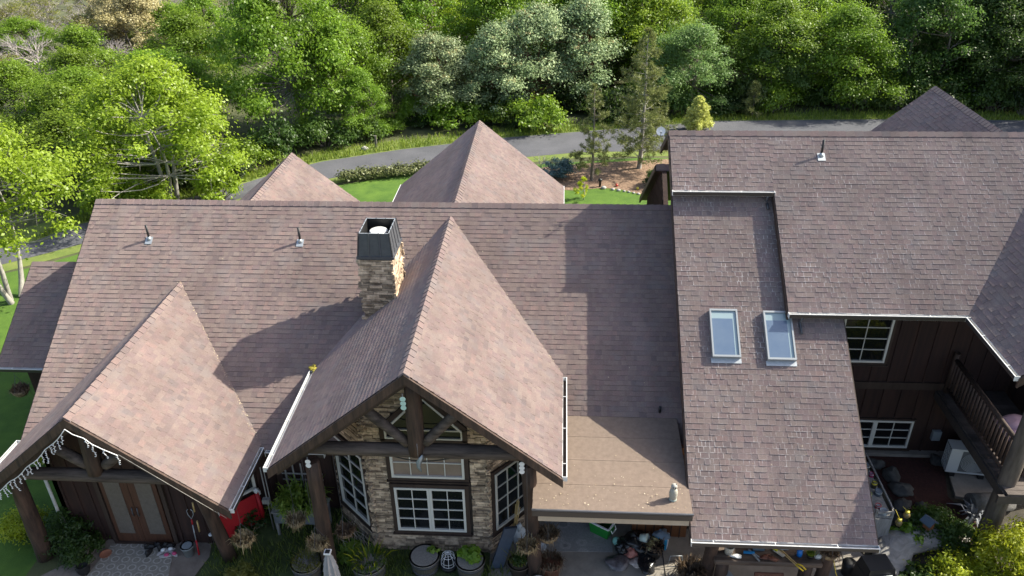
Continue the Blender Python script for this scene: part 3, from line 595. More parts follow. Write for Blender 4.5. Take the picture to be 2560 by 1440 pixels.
for nm, a, b in (('patio_joint', (2.385, -10), (2.385, 12.9)), ('patio_joint', (6.28, -10), (6.28, 13))):
    sheet(nm, [(a[0]-.012, a[1]), (a[0]+.012, a[1]), (b[0]+.012, b[1]), (b[0]-.012, b[1])], .016, BLACKP)
sheet('path', [(-12.5, 10.2), (-11.3, 11.0), (-10.2, 12.05), (-10.1, 12.3), (-7.7, 12.3), (-7.6, 11.9), (-7.75, 11.2), (-7.3, 9.8), (-9, 5), (-14, 5)], .010, PATHM)
sheet('garden_bed', [(-7.72, 9), (-.95, 9), (-1.4, 12.4), (-3.9, 12.35), (-4.86, 13.3), (-5, 13.5), (-6.5, 13.5), (-7.6, 12.3)], .007, mat('garden_soil_grass', (.03, .05, .012), .95, (.075, .10, .03), 3, .8, 50, detail=9))
sheet('mulch_bed', [(-.9, 33.0), (.6, 33.0), (1.9, 33.3), (2.7, 33.15), (3.6, 32.6), (6, 31.5), (10, 33), (10, 37), (5, 37), (1.5, 36.4), (-.8, 35.8), (-1.6, 34.4)], .010, MULCH)
sheet('mulch_bed', [(7.75, 15.9), (9.75, 15.85), (9.3, 14.5), (9.8, 13.2), (9.2, 12.2), (8.2, 13.6), (7.9, 14.6)], .012, REDM)
sheet('courtyard_soil', [(5.75, 13.3), (7.0, 12.2), (7.8, 9), (16, 9), (16, 16), (5.75, 16)], .007, mat('courtyard_earth', (.03, .026, .018), .95, (.06, .05, .035), 4, .6, 50))
mb = MB(); mb.box((8.7, 15.95, .05), (6, .2, .1)); mb.prism([(9.45, 14.45, .0), (10.9, 14.3, 0), (11.0, 15.84, 0), (9.75, 15.84, 0)], (0, 0, .07)); tag(mb.build('footing', CONC), kind='structure')

# ------------------------------------------------------------------ vegetation
def rdir(r):
    while True:
        v = V((r.uniform(-1, 1), r.uniform(-1, 1), r.uniform(-1, 1)))
        if .05 < v.length < 1: return v.normalized()
class Leaves:
    def __init__(s): s.mb = MB()
    def leaf(s, p, n, size, asp, r, tab, t=None):
        if t is None: t = n.cross(rdir(r))
        if t.length < 1e-3: return
        t.normalize(); b = n.cross(t); a = t*(size*.5); b = b*(size*.5*asp)
        s.mb.face([p-a, p+b*.9-a*.1, p+a, p-b*.9-a*.1], 0, tab)
    def cluster(s, c, rc, n, size, r, flat=.75, tab0=None, asp=.7, up=.45):
        c = V(c); t0 = r.random()*.5 if tab0 is None else tab0
        for _ in range(n):
            d = rdir(r)
            if d.z < -.45: d.z *= -.6
            k = min(1.75, abs(r.gauss(.62, .34))); p = c+V((d.x*rc*k, d.y*rc*k, d.z*rc*k*flat))
            nn = (d*.6+V((0, 0, up))+rdir(r)*.6).normalized()
            s.leaf(p, nn, size*r.uniform(.65, 1.35), asp, r, min(1, max(0, t0+r.uniform(-.1, .4)*.9)))
    def tuft(s, c, d, n, ln, wd, r, tab0=.4):      # needles
        c = V(c); d = V(d).normalized()
        for _ in range(n):
            e = (d*.55+rdir(r)).normalized(); nn = e.cross(rdir(r))
            if nn.length < .05: continue
            s.leaf(c+e*ln*.5, nn.normalized(), ln, wd/ln, r, min(1, max(0, tab0+r.uniform(-.4, .4))), e)
def bez(a, b, r, sag=.15, n=4):
    a, b = V(a), V(b); L = (b-a).length; m = a.lerp(b, .5)+rdir(r)*L*.2+V((0, 0, sag*L)); return [a*(1-t)**2+m*2*t*(1-t)+b*t*t for t in (i/n for i in range(n+1))]
def broadleaf(name, seed, H, R, base, ncl, per, leaf, rc, lm, bm=None, stems=1, top=.9, lean=0, flower=None):
    """tapered trunk, limbs to every leaf clump, clumps spread through an uneven crown volume; stands at the origin"""
    r = random.Random(seed); bm = bm or BARK; T = MB(); Lf = Leaves(); F = Leaves()
    root = thing(name, (0, -300, 0), None, None)
    hubs = []
    for k in range(stems):
        a = r.uniform(0, 6.28); o = V((math.cos(a), math.sin(a), 0))*(.0 if stems == 1 else .25); tip = V((o.x*3+r.uniform(-.2, .2)*R+lean, o.y*3+r.uniform(-.2, .2)*R, H*.68))
        pts = bez(o, tip, r, .0, 6); r0 = .028*H/(stems**.4); T.tube(pts, [r0*(1-.8*i/6) for i in range(7)], 7, 0, False, 0, .12, r); hubs += pts[2:]
    lob = [(r.uniform(0, 6.28), r.uniform(.78, 1.15)) for _ in range(6)]
    for k in range(ncl):
        t = r.random()**.8; z = base+(1-base)*t
        prof = math.sin(min(1, (z-base)/(1-base)*.80+.22)*math.pi)**.6
        a = r.uniform(0, 6.28); l = min(lob, key=lambda q: abs(math.atan2(math.sin(q[0]-a), math.cos(q[0]-a))))[1]
        rad = R*prof*l*(r.uniform(.12, 1.05)**.6)
        c = V((math.cos(a)*rad+lean*z, math.sin(a)*rad, H*z*(.9+.1*l)))
        hub = min(hubs, key=lambda h: (h-c).length+abs(h.z-(c.z-.35*rad))*.8)
        ln = (hub-c).length; T.tube(bez(hub, c, r, -.05, 4), [.010*H*.5*q+.006 for q in (1, .8, .6, .4, .2)], 5, 0, False, 0, .1, r)
        for _ in range(2):
            e = c+rdir(r)*rc*.9; T.tube(bez(c, e, r, .1, 2), [.012, .008, .004], 3, 0, False)
        rr = rc*r.uniform(.5, 1.3); Lf.cluster(c, rr, int(per*(rr/rc)**2), leaf, r, .92)
        if flower and r.random() < .5 and t > .3: F.cluster(c+V((0, 0, rr*.45)), rr*.55, int(per*.10), leaf*.8, r, .5)
    T.build('trunk', bm, root, local=True); Lf.mb.build('crown', lm, root, local=True)
    if flower: F.mb.build('blossom', flower, root, local=True)
    return root
def bare_tree(name, seed, H, R, m, depth=5, leafm=None):
    r = random.Random(seed); T = MB(); Lf = Leaves(); root = thing(name, (0, -300, 0), None, None)
    def grow(p, d, L, rad, k):
        q = p+d*L; T.tube(bez(p, q, r, .03, 3), [rad, rad*.85, rad*.7, rad*.55], 5 if k > 3 else 3, 0, False)
        if leafm and k < 2 and r.random() < .25: Lf.cluster(q, .25, 14, .11, r)
        if k == 0: return
        for _ in range(3 if k > 1 else 3):
            e = (d+rdir(r)*.75+V((0, 0, .10))).normalized(); e = (e+V((p.x, p.y, 0))*.04).normalized(); grow(p.lerp(q, r.uniform(.45, 1)), e, L*r.uniform(.6, .85), rad*.63, k-1)
    for s in range(3): a = s*2.1+r.random(); grow(V((0, 0, 0)), V((math.cos(a)*.45*R/H*2, math.sin(a)*.45*R/H*2, 1)).normalized(), H*.33, .018*H, depth)
    T.build('trunk', m, root, local=True)
    if leafm: Lf.mb.build('crown', leafm, root, local=True)
    return root
def pine(name, seed, H, R, base, lev, per, tuftn, lm, bm=None, ln=.16, wd=.022, open_=1., droop=.0, pw=.8):
    r = random.Random(seed); T = MB(); Lf = Leaves(); root = thing(name, (0, -300, 0), None, None)
    T.tube([(r.uniform(-.03, .03), r.uniform(-.03, .03), H*t/8) for t in range(9)], [.017*H*(1-.93*t/8)+.006 for t in range(9)], 7, 0, False, 0, .08, r)
    for k in range(lev):
        f = k/(lev-1); z = H*(base+(1-base)*f); ra = R*((1-f)**pw)*r.uniform(.7, 1.1)+.08
        for j in range(per):
            a = r.uniform(0, 6.28); L = ra*r.uniform(.6, 1.1); e = V((math.cos(a)*L, math.sin(a)*L, z+L*(.22-droop)+.02)); pts = bez((0, 0, z), e, r, -.08, 4)
            T.tube(pts, [.006*H*.35*(1-f*.6)*q+.003 for q in (1, .8, .6, .45, .3)], 4, 0, False)
            n = max(1, int(tuftn*L/R+.6))
            for i in range(n):
                t = 1-(i/n)*.75*open_; p = pts[0].lerp(pts[-1], t) if t < .99 else pts[-1]
                for _ in range(2): 
                    o = rdir(r)*.12*min(1, L); Lf.tuft(p+o+V((0, 0, -.02)), (pts[-1]-pts[-2]).normalized()+V((0, 0, .5)), 16, ln, wd, r, r.uniform(.2, .8))
    Lf.tuft((0, 0, H), (0, 0, 1), 20, ln, wd, r, .6)
    T.build('trunk', bm or BARK, root, local=True); Lf.mb.build('crown', lm, root, local=True); return root
def bush(name, seed, R, H, ncl, per, leaf, lm, rc=None, sm=None, asp=.6):
    r = random.Random(seed); T = MB(); Lf = Leaves(); root = thing(name, (0, -300, 0), None, None); rc = rc or R*.38
    for k in range(ncl):
        a = r.uniform(0, 6.28); rad = R*math.sqrt(r.random())*.85; z = H*(1-(rad/R)**2*.75)*r.uniform(.35, 1)*.85
        c = V((math.cos(a)*rad, math.sin(a)*rad, z)); T.tube(bez((c.x*.2, c.y*.2, 0), c, r, .1, 3), [.02, .015, .01, .006], 4, 0, False); Lf.cluster(c, rc*r.uniform(.7, 1.2), per, leaf, r, .8, asp=asp)
    T.build('stems', sm or BARK, root, local=True); Lf.mb.build('foliage', lm, root, local=True); return root
def retint(n, m, part='crown'):
    for c in n.children:
        if c.name.split('.')[0] == part: c.material_slots[0].link = 'OBJECT'; c.material_slots[0].material = m

# prototypes (each becomes the first of its trees)
oaks = [broadleaf('oak_tree', 11, 6.2, 3.4, .10, 92, 470, .125, .80, L_OAK), broadleaf('oak_tree', 12, 6.2, 2.9, .06, 84, 470, .125, .78, L_OAK, stems=2), broadleaf('oak_tree', 13, 6.2, 3.1, .10, 80, 470, .13, .82, L_OAK)]
loak = broadleaf('oak_tree', 14, 6.0, 3.3, .40, 80, 430, .12, .70, L_OAKY, TWIG, stems=3)
yoak = broadleaf('oak_tree', 21, 6.0, 4.0, .08, 108, 400, .125, .72, L_OAKY, TWIG, stems=3)
mads = [broadleaf('madrone_tree', 31, 5.2, 2.5, .16, 84, 430, .12, .66, L_MAD, BARKR, stems=3, flower=L_CREAM), broadleaf('madrone_tree', 32, 5.6, 2.4, .14, 84, 430, .12, .66, L_MAD, BARKR, stems=2, flower=L_CREAM)]
bares = [bare_tree('bare_tree', 41, 4.6, 3.0, TWIGG, 5), bare_tree('bare_tree', 42, 4.6, 2.6, TWIGG, 5, L_OLIVE)]
olive = broadleaf('scrub_tree', 51, 4.6, 2.8, .06, 64, 360, .12, .66, L_OLIVE, stems=2)
cream = broadleaf('blossom_tree', 61, 4.6, 2.7, .06, 74, 420, .125, .62, L_CREAM, stems=2)
dpine = pine('pine_tree', 71, 7.0, 2.0, .10, 24, 7, 6, L_PINED, ln=.24, wd=.035)
bushes = [bush('bush', 81, 1.0, 1.3, 22, 190, .11, L_BUSH), bush('bush', 82, 1.2, 1.0, 22, 190, .11, L_OAKD)]
used = set()
def place(proto, x, y, h, rz, label, cat, group=None, w=None, m=None, z=None):
    ref = {id(q): hh for q, hh in [(oaks[0], 6.2), (oaks[1], 6.2), (oaks[2], 6.2), (yoak, 6.0), (loak, 6.0), (mads[0], 5.2), (mads[1], 5.6), (bares[0], 4.6), (bares[1], 4.6), (olive, 4.6), (cream, 4.6), (dpine, 7.0), (bushes[0], 1.3), (bushes[1], 1.0)]}[id(proto)]
    s = h/ref; sc = (w or s, w or s, s); zz = hz(x, y) if z is None else z
    if id(proto) not in used: used.add(id(proto)); n = proto; n.location = (x, y, zz); n.rotation_euler = (0, 0, rz); n.scale = sc
    else: n = copy_thing(proto, (x, y, zz), rz, sc)
    tag(n, label, cat, group)
    if m:
        retint(n, m); retint(n, m, 'foliage')
    return n
rp = random.Random(77); ra = lambda: rp.uniform(0, 6.28)
P = place
P(loak, -18.7, 22.7, 5.9, 1.0, 'bright green oak at the left edge with pale trunks beside the lawn', 'tree', w=.95)
P(yoak, -16.9, 31.3, 6.0, .4, 'broad yellow green oak with lichen covered limbs behind the left end of the ridge', 'tree', w=1.0)
P(oaks[0], -14.0, 41.2, 8.4, .3, 'tallest bright green oak, behind the left rear gable peak across the driveway', 'tree', w=1.12)
P(oaks[2], -12.0, 42.6, 5.6, 2.1, 'green oak leaning at the right flank of the tallest oak', 'tree', w=.85)
P(oaks[1], -10.2, 45.2, 5.6, 3.0, 'rounded green oak between the tallest oak and the grey green madrones', 'tree', w=.95)
P(mads[0], -7.0, 43.2, 4.4, .3, 'grey green madrone above the peak of the middle rear gable, leftmost of the madrones', 'tree', w=.95)
P(oaks[0], -8.4, 50.5, 7.0, 4.0, 'yellow green oak crown rising behind the leftmost madrone', 'tree', w=.95, m=L_OAKY)
P(mads[1], -3.6, 43.6, 4.7, 1.9, 'grey green madrone with several bare trunks rising from the road verge', 'tree', w=.92)
P(mads[0], -1.5, 45.0, 5.6, 4.1, 'tall grey green madrone with pale blossom in the middle of the madrone row', 'tree', w=.98)
P(mads[1], 1.2, 45.8, 5.6, .7, 'rounded grey green madrone with pale blossom, rightmost of the madrones', 'tree', w=1.15)
P(bares[0], -5.0, 52, 5.2, .7, 'grey leafless tree poking up behind the madrones', 'tree', w=1.0)
P(bares[1], -3.0, 53.5, 4.9, 2.7, 'brownish thin leafed tree behind the madrone row', 'tree', w=1.0)
P(oaks[2], 4.6, 50.5, 7.0, .2, 'bright green oak high behind the tall thin pine', 'tree', w=1.05)
P(oaks[1], 1.8, 52, 7.0, 1.2, 'green oak crown showing above the rightmost madrone', 'tree', w=1.0)
P(oaks[0], 7.3, 45.2, 4.4, 5.0, 'pale minty green tree with drooping sprays beside the golden cypress', 'tree', w=.85, m=L_MINT)
P(oaks[1], 10.4, 50, 5.6, 2.0, 'lighter green oak in the gap right of the minty green tree', 'tree', w=.9)
P(oaks[2], 12.7, 46.3, 4.4, 4.4, 'slender pale green tree standing at the verge above the dark driveway', 'tree', w=.62, m=L_MINT)
P(oaks[0], 15.9, 46.4, 5.1, 1.1, 'rounded mid green tree standing above the right roof ridge', 'tree', w=.95)
P(dpine, 20.4, 50, 5.2, .6, 'dark pine with grey branches left of the far right roof peak', 'tree', w=.9)
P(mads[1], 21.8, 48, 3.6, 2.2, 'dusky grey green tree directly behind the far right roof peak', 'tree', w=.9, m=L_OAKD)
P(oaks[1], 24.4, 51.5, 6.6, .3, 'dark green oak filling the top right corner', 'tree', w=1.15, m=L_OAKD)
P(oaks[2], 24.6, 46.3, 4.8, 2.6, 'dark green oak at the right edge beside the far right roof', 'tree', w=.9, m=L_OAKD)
P(oaks[0], -22.4, 47, 5.0, 2.0, 'mid green oak peeping over the yellow green oak', 'tree', w=.95)
P(olive, -28.5, 46, 4.4, 1.0, 'green scrubby tree left of the yellow green oak', 'tree', w=1.05, m=L_OAK)
P(bares[0], -37.0, 55, 4.4, 2.0, 'grey leafless thicket tree at the far left edge', 'tree', w=1.2)
P(bares[1], -35.4, 59, 4.6, 4.2, 'grey leafless tree below the cream blossoming tree', 'tree', w=1.2)
P(bares[0], -32.2, 54, 3.6, 5.2, 'bare lichen grey tree rising just behind the yellow oak crown', 'tree', w=1.1)
P(cream, -31.4, 58.5, 5.2, .9, 'cream blossoming rounded tree at upper left', 'tree', w=1.05)
P(cream, -34.0, 60.5, 4.8, 2.9, 'smaller cream and tan tree touching the cream blossoming one', 'tree', w=.85)
P(bares[1], -29.0, 63, 4.9, .4, 'brown grey leafless tree right of the cream blossoming tree', 'tree', w=1.1)
P(olive, -25.4, 57, 5.0, 2.6, 'olive brown scrub tree right of the cream blossoming tree', 'tree', w=1.05)
P(oaks[1], -28.6, 39.5, 3.8, 3.3, 'leafy green tree at left edge behind the nearest oak', 'tree', w=.9)
P(olive, -24.2, 36.5, 3.6, 4.6, 'low olive green tree between the left edge oak and the yellow oak', 'tree', w=.95, m=L_OAK)
P(oaks[2], -19.5, 38.5, 4.6, 5.5, 'shaded green oak just behind the yellow green oak', 'tree', w=.85)
P(bares[0], -17.6, 34.0, 3.4, 1.4, 'lichen grey dead tree at the right flank of the yellow oak', 'tree', w=.7)
P(oaks[1], -10.5, 40.3, 3.4, .9, 'small green oak overhanging the far verge left of the middle rear gable', 'tree', w=.55)
for x, y, h in ((-22.0, 32.6, 3.4), (-25.2, 30.8, 3.2), (-27.2, 33.4, 3.8), (-21.4, 36.0, 3.6), (-24.6, 38.6, 3.8), (-20.0, 33.8, 2.6), (-29.0, 28.5, 3.2), (-31.0, 36.0, 4.0), (-27.0, 42.5, 3.8), (-32.5, 43.0, 4.0), (-35.0, 39.5, 4.0), (-23.0, 42.5, 3.6)):
    
    if x < -28 and y > 35: P(bares[int(y) % 2], x, y, h+.8, ra(), 'grey leafless tree on the scrubby hillside at upper left', 'tree', 'leafless hillside trees', 1.2)
    else: P(rp.choice((olive, oaks[1])), x, y, h, ra(), 'low green tree in the thicket left of the yellow green oak', 'tree', 'thicket trees left of the yellow oak', .95, L_OAK if rp.random() < .7 else None)
rows = [(x, y) for y, st, x0, x1 in ((49, 4.6, -12, 30), (54.5, 4.4, -14, 34), (60, 4.6, -44, 40), (66, 5, -48, 42), (73, 5.4, -54, 46), (81, 6, -60, 48), (91, 7, -66, 10), (47.5, 5, 27, 36)) for x in [x0+st*i for i in range(int((x1-x0)/st)+1)]]
for x, y in rows:
    x += rp.uniform(-1.6, 1.6); y += rp.uniform(-1.8, 1.8)
    if x < -15 and y > 50:
        k = rp.random()
        if k < .62: P(rp.choice(bares), x, y, rp.uniform(4.0, 5.2), ra(), 'grey leafless tree on the scrubby hillside at upper left', 'tree', 'leafless hillside trees', 1.1)
        elif k < .85: P(olive, x, y, rp.uniform(3.0, 4.2), ra(), 'olive green scrub tree on the hillside at upper left', 'tree', 'olive scrub trees on the hillside', 1.05)
        else: P(rp.choice(oaks), x, y, rp.uniform(3.2, 4.2), ra(), 'green oak on the scrubby hillside at upper left', 'tree', 'hillside oaks at upper left', .9)
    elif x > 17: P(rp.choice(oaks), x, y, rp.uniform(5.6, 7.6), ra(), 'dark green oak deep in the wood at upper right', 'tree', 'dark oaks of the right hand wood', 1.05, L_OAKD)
    else: P(rp.choice(oaks), x, y, rp.uniform(5.2, 7.0), ra(), 'green oak in the dense wood along the top of the picture', 'tree', 'oaks of the dense wood', 1.0, L_OAKY if rp.random() < .3 else None)
for x, y, h in ((31, 41, 11), (34, 46, 13), (33, 51, 13), (38, 55, 14), (30, 56, 12), (37, 42, 12), (42, 49, 14), (36, 61, 13), (44, 58, 14)):  # pines added out of view to cast shade on the wood at upper right
    P(dpine, x, y, h, ra(), 'unseen tall dark pine added beyond the right edge to shade the wood', 'tree', 'added shade pines east of the wood', 2.2)
k = 0
for i in range(len(far)-1):
    (a, b), (c, d) = far[i], far[i+1]; L = math.hypot(c-a, d-b)
    if a < -19 or c > 30: continue
    n = max(1, int(L/.85))
    for j in range(n):
        t = (j+rp.random())/n; x = a+(c-a)*t-.5; y = b+(d-b)*t+rp.uniform(.8, 4.2); k += 1
        P(bushes[k % 2], x, y, rp.uniform(.9, 2.3), ra(), 'dark leafy bush in the undergrowth along the far side of the driveway', 'bush', 'undergrowth bushes along the driveway', rp.uniform(.8, 1.6), L_OAK if rp.random() < .4 else None)
P(bushes[0], -15.0, 31.6, 1.9, .4, 'lime green young oak sprouts at the right foot of the yellow green oak', 'bush', None, 1.0, L_OAKY)
P(bushes[1], -18.9, 30.2, 2.0, 1.4, 'lime green bush at the left foot of the yellow green oak', 'bush', None, 1.2, L_OAKY)
P(bushes[0], -17.2, 30.1, 1.6, 2.4, 'leafy bush right in front of the yellow green oak trunks', 'bush', None, 1.0, L_OAKY)
# garden trees and shrubs behind the house
def once(o, x, y, label, cat, rz=0, z=0.): o.location = (x, y, z); o.rotation_euler.z = rz; tag(o, label, cat); return o
once(pine('pine_tree', 91, 6.3, 1.85, .08, 26, 6, 6, L_PINE, TWIG, ln=.20, wd=.030), 3.75, 35.8, 'tall thin open pine with bare grey twigs behind the mulch bed', 'tree')
once(pine('pine_tree', 92, 4.3, 1.05, .12, 16, 5, 4, L_PINE, ln=.18, wd=.026, open_=.6), 1.45, 34.2, 'slender young pine with a straight trunk in the mulch bed', 'tree')
once(pine('golden_cypress', 93, 1.75, .75, .1, 14, 8, 4, L_GOLD, ln=.16, wd=.05), 7.2, 41.3, 'golden yellow cypress just behind the left end of the right ridge', 'tree')
once(pine('young_pine', 94, 1.8, .75, .1, 10, 5, 4, L_PINE, ln=.2, wd=.03), 10.6, 43.9, 'small soft grey green pine at the edge of the dark driveway', 'tree')
once(bush('blue_spruce', 95, .82, 1.05, 46, 120, .09, L_SPRUCE, .26, asp=.4), -.1, 34.6, 'low rounded blue spruce shrub beside the middle rear gable', 'shrub')
once(pine('conifer_sapling', 96, .95, .38, .25, 5, 3, 2, L_LIME, TWIG, ln=.12, wd=.03), 1.05, 31.95, 'spindly yellow green conifer sapling on the rear lawn', 'sapling')
once(bush('juniper_bush', 97, .6, 1.0, 22, 110, .10, L_BUSH, .25), 4.3, 33.6, 'dark bush in the mulch bed beside the right building', 'shrub')
once(bare_tree('bare_shrub', 98, .95, .7, L_DEAD and TWIG, 3), -.9, 35.9, 'small leafless pale shrub beside the driveway behind the middle gable', 'shrub')
r = random.Random(8); Lf = Leaves()
for i in range(70):
    t = i/69; x = -10.0+t*5.6+r.uniform(-.1, .1); y = 33.75+t*2.0; Lf.cluster((x, y+r.uniform(-.25, .25), .28), .36, 85, .11, r, .8)
tag(Lf.mb.build('hedge', mat('hedge_dummy', (1, 1, 1)) and leaf_mat('hedge_leaf', (.085, .105, .035), (.21, .22, .09), .25, .05), loc=(-7.3, 34.7, 0), world=True), 'low clipped grey green hedge between the rear lawn and the driveway', 'hedge')
for i, (x, y, s) in enumerate(((1.95, 33.22, .12), (2.35, 33.08, .09), (2.6, 32.98, .09), (2.85, 32.9, .065), (3.05, 32.82, .07), (3.25, 32.72, .065), (3.45, 32.62, .07), (3.65, 32.5, .065))):
    mb = MB(); mb.blob((0, 0, s*.4), (s, s*.8, s*.7), 0, 10, 7, .08, i); tag(mb.build('edging_stone', mat('pale_stone', (.30, .29, .27), .9, (.42, .40, .38), 8) if i == 0 else bpy.data.materials['pale_stone'], loc=(x, y, 0)), ['largest pale stone at the left end of the mulch bed edging', 'pale stone second from the left end of the bed edging', 'pale stone third from the left end of the bed edging'][i] if i < 3 else 'small grey stone in the edging row of the rear mulch bed', 'stone', 'edging stones of the rear mulch bed')
def ball(x, y, z, r_, m, label, name='ball'):
    mb = MB(); mb.blob((0, 0, r_), (r_, r_, r_), 0, 14, 9, 0); return tag(mb.build(name, m, loc=(x, y, z)), label, 'ball')
ball(2.55, 33.5, 0, .065, mat('red_plastic', (.5, .05, .03), .4), 'small red ball lying in the rear mulch bed'); ball(3.45, 33.15, 0, .065, mat('yellow_plastic', (.6, .5, .05), .4), 'small yellow ball lying in the rear mulch bed')
mb = MB(); mb.lathe([(.05, 0), (.05, .28), (.09, .28), (.09, .36), (.0, .40)], n=12); tag(mb.build('garden_light', BLACKP, loc=(1.8, 33.45, 0)), 'black garden light with white cap beside the edging stones', 'light')
mb = MB(); mb.box((0, 0, .3), (.09, .09, .6)); mb.box((0, 0, .61), (.11, .11, .03)); tag(mb.build('marker_post', mat('old_post', (.14, .13, .11)), loc=(-9.4, 38.4, 0)), 'short grey marker post on the far verge of the driveway', 'post')
mb = MB(); mb.blob((0, 0, .08), (.2, .14, .12), 0, 10, 7, .1, 4); tag(mb.build('verge_rock', bpy.data.materials['pale_stone'], loc=(-9.9, 38.0, 0)), 'white rock beside the marker post on the driveway verge', 'rock')
# grass: roadside blades, garden blades
def blades(name, spots, m, hgt, wd, seed, loc=(0, 0, 0)):
    r = random.Random(seed); mb = MB()
    for x, y, z in spots:
        a = r.uniform(0, 6.28); h = hgt*r.uniform(.5, 1.4); d = V((math.cos(a), math.sin(a), 0)); l = V((r.uniform(-.5, .5), r.uniform(-.5, .5), 0))*h; b = V((x, y, z)); t = r.random()
        mb.face([b-d*wd, b+d*wd, b+l*.4+V((0, 0, h*.6))+d*wd*.7, b+l+V((0, 0, h)), b+l*.4+V((0, 0, h*.6))-d*wd*.7], 0, t)
    return tag(mb.build(name, m), kind='stuff')
sp = []
for i in range(3, len(far)-2):
    (a, b), (c, d) = far[i], far[i+1]
    for _ in range(int(math.hypot(c-a, d-b)*150)): t = r.random(); sp.append((a+(c-a)*t-.2*r.random(), b+(d-b)*t+.05+r.random()**1.5*1.5, 0))
blades('grass', sp, leaf_mat('verge_blade', (.12, .20, .02), (.30, .36, .06), .35, 0), .22, .018, 5)
sp = []
for _ in range(6000):
    x, y = r.uniform(-7.7, -.9), r.uniform(10.6, 13.4)
    if -4.3 < x < -1 and y > 12.3 or (x > -1.5 and y > 12.0) or (x < -7.2 and y > 12.2) or math.sin(x*2.3+1)*math.sin(y*3.1)+r.uniform(-.6, .6) < -.25: continue
    sp.append((x, y, 0))
blades('grass', sp, leaf_mat('bed_grass', (.08, .135, .02), (.24, .29, .07), .4, 0), .17, .010, 6)

# ------------------------------------------------------------------ things round the house
def tmat(n, c, **k): return mat(n, c, k.pop('rough', .6), **k)
COIR = mat('coir_liner', (.16, .10, .05), .95, (.34, .25, .14), 14, .7, 60)
GREYW = mat('weathered_grey_wood', (.17, .16, .15), .85, (.30, .29, .28), 6, .3, 20, (3, 3, .4))
TERRA = mat('terracotta', (.30, .11, .06), .85, (.40, .17, .10), 8)
PLGREY = mat('grey_plastic', (.26, .29, .31), .5); NAVY = mat('blue_vinyl', (.030, .045, .075), .55, (.045, .065, .10), 5)
BAGBLK = mat('black_bin_bag', (.012, .012, .013), .22, bump=.5, c2=(.02, .02, .022), scale=9)
REDP = mat('red_canvas', (.48, .012, .02), .55, (.40, .01, .018), 5); WHP = mat('white_plastic', (.70, .70, .70), .4)
def rug(name, pts, z, c1, c2, c3, sc, label):
    m, nt, B, N, L = new_mat(name+'_weave'); tc = N('TexCoord'); mp = N('Mapping'); mp.inputs['Scale'].default_value = (sc, sc*1.15, 1); L(tc.outputs['Object'], mp.inputs[0])
    v = N('TexVoronoi'); v.feature = 'F1'; v.inputs['Randomness'].default_value = .0 if sc > 3 else .8; v.inputs['Scale'].default_value = 1; L(mp.outputs[0], v.inputs['Vector'])
    rpn = N('ValToRGB'); E = rpn.color_ramp.elements; E[0].position = .0; E[0].color = (*c1, 1); E[1].position = .62; E[1].color = (*c1, 1)
    for p, c in ((.26, c2), (.30, c3), (.38, c3), (.43, c1)): e = E.new(p); e.color = (*c, 1)
    L(v.outputs['Distance'], rpn.inputs[0]); nz = N('TexNoise'); nz.inputs['Scale'].default_value = 30; nz.inputs['Detail'].default_value = 6; L(tc.outputs['Object'], nz.inputs['Vector'])
    hs = N('HueSaturation'); mr = N('MapRange'); mr.inputs['To Min'].default_value = .6; mr.inputs['To Max'].default_value = 1.4; L(nz.outputs['Fac'], mr.inputs[0]); L(mr.outputs[0], hs.inputs['Value']); L(rpn.outputs[0], hs.inputs['Color']); L(hs.outputs[0], B.inputs['Base Color']); B.inputs['Roughness'].default_value = .95
    c = sum((V((*p, 0)) for p in pts), V())/len(pts); mb = MB(); mb.prism([(a, b, z+.01) for a, b in pts], (0, 0, -.01)); return tag(mb.build(name, m, loc=(c.x, c.y, z), world=True), label, 'rug')
rug('outdoor_rug', [(-9.95, 12.16), (-8.52, 12.2), (-8.15, 10.9), (-10.1, 10.85)], .012, (.24, .22, .19), (.20, .18, .15), (.36, .34, .31), 4.2, 'beige rug with pale oval medallions in front of the entry doors')
rug('outdoor_rug', [(-.22, 13.6), (1.25, 13.65), (1.3, 12.44), (-.2, 12.4)], .015, (.24, .235, .23), (.19, .18, .18), (.30, .29, .28), 2.4, 'faded grey patterned rug on the patio under the flat canopy')
def shoe(x, y, rz, m, label, name='shoe', open_=False, z=.025):
    mb = MB(); n = 10; P = []
    for i in range(n):
        a = 2*math.pi*i/n; wd = .045 if math.cos(a) > 0 else .036; P.append((math.cos(a)*.13, math.sin(a)*wd, 0))
    mb.prism(P, (0, 0, .025)); o = mb.build(name, m if not open_ else [SOLE], loc=(x, y, z), local=False) if False else None
    mb2 = MB(); mb2.prism([V(p)+V((x, y, z)) for p in P][::-1], (0, 0, .025)); root = thing(name, (x, y, z), label, 'shoe', None, rz)
    mb3 = MB(); mb3.prism(P[::-1], (0, 0, .025)); mb3.build('sole', m if not open_ else mat('pale_sole', (.45, .42, .42)), root, local=True)
    mb4 = MB()
    if open_: mb4.blob((.035, 0, .045), (.055, .047, .035), 0, 10, 6, .02)
    else: mb4.blob((.0, 0, .04), (.12, .045, .05), 0, 12, 7, .08, 3); mb4.blob((-.07, 0, .09), (.05, .045, .06), 0, 10, 6, .05, 5)
    mb4.build('upper', m, root, local=True); return root
BS = mat('black_shoe', (.012, .012, .014), .6)
for x, y, a, l in ((-9.02, 12.08, .3, 'black shoe at the left end of the shoe pile by the entry door'), (-8.88, 12.14, 2.6, 'black shoe lying against the entry doorstep in the shoe pile'), (-8.74, 12.10, 1.2, 'black shoe in the middle of the shoe pile by the door'), (-8.60, 12.13, .2, 'black shoe behind the pale sandals by the door'), (-8.97, 11.93, 1.5, 'black sandal at the front edge of the shoe pile')): shoe(x, y, a, BS, l)
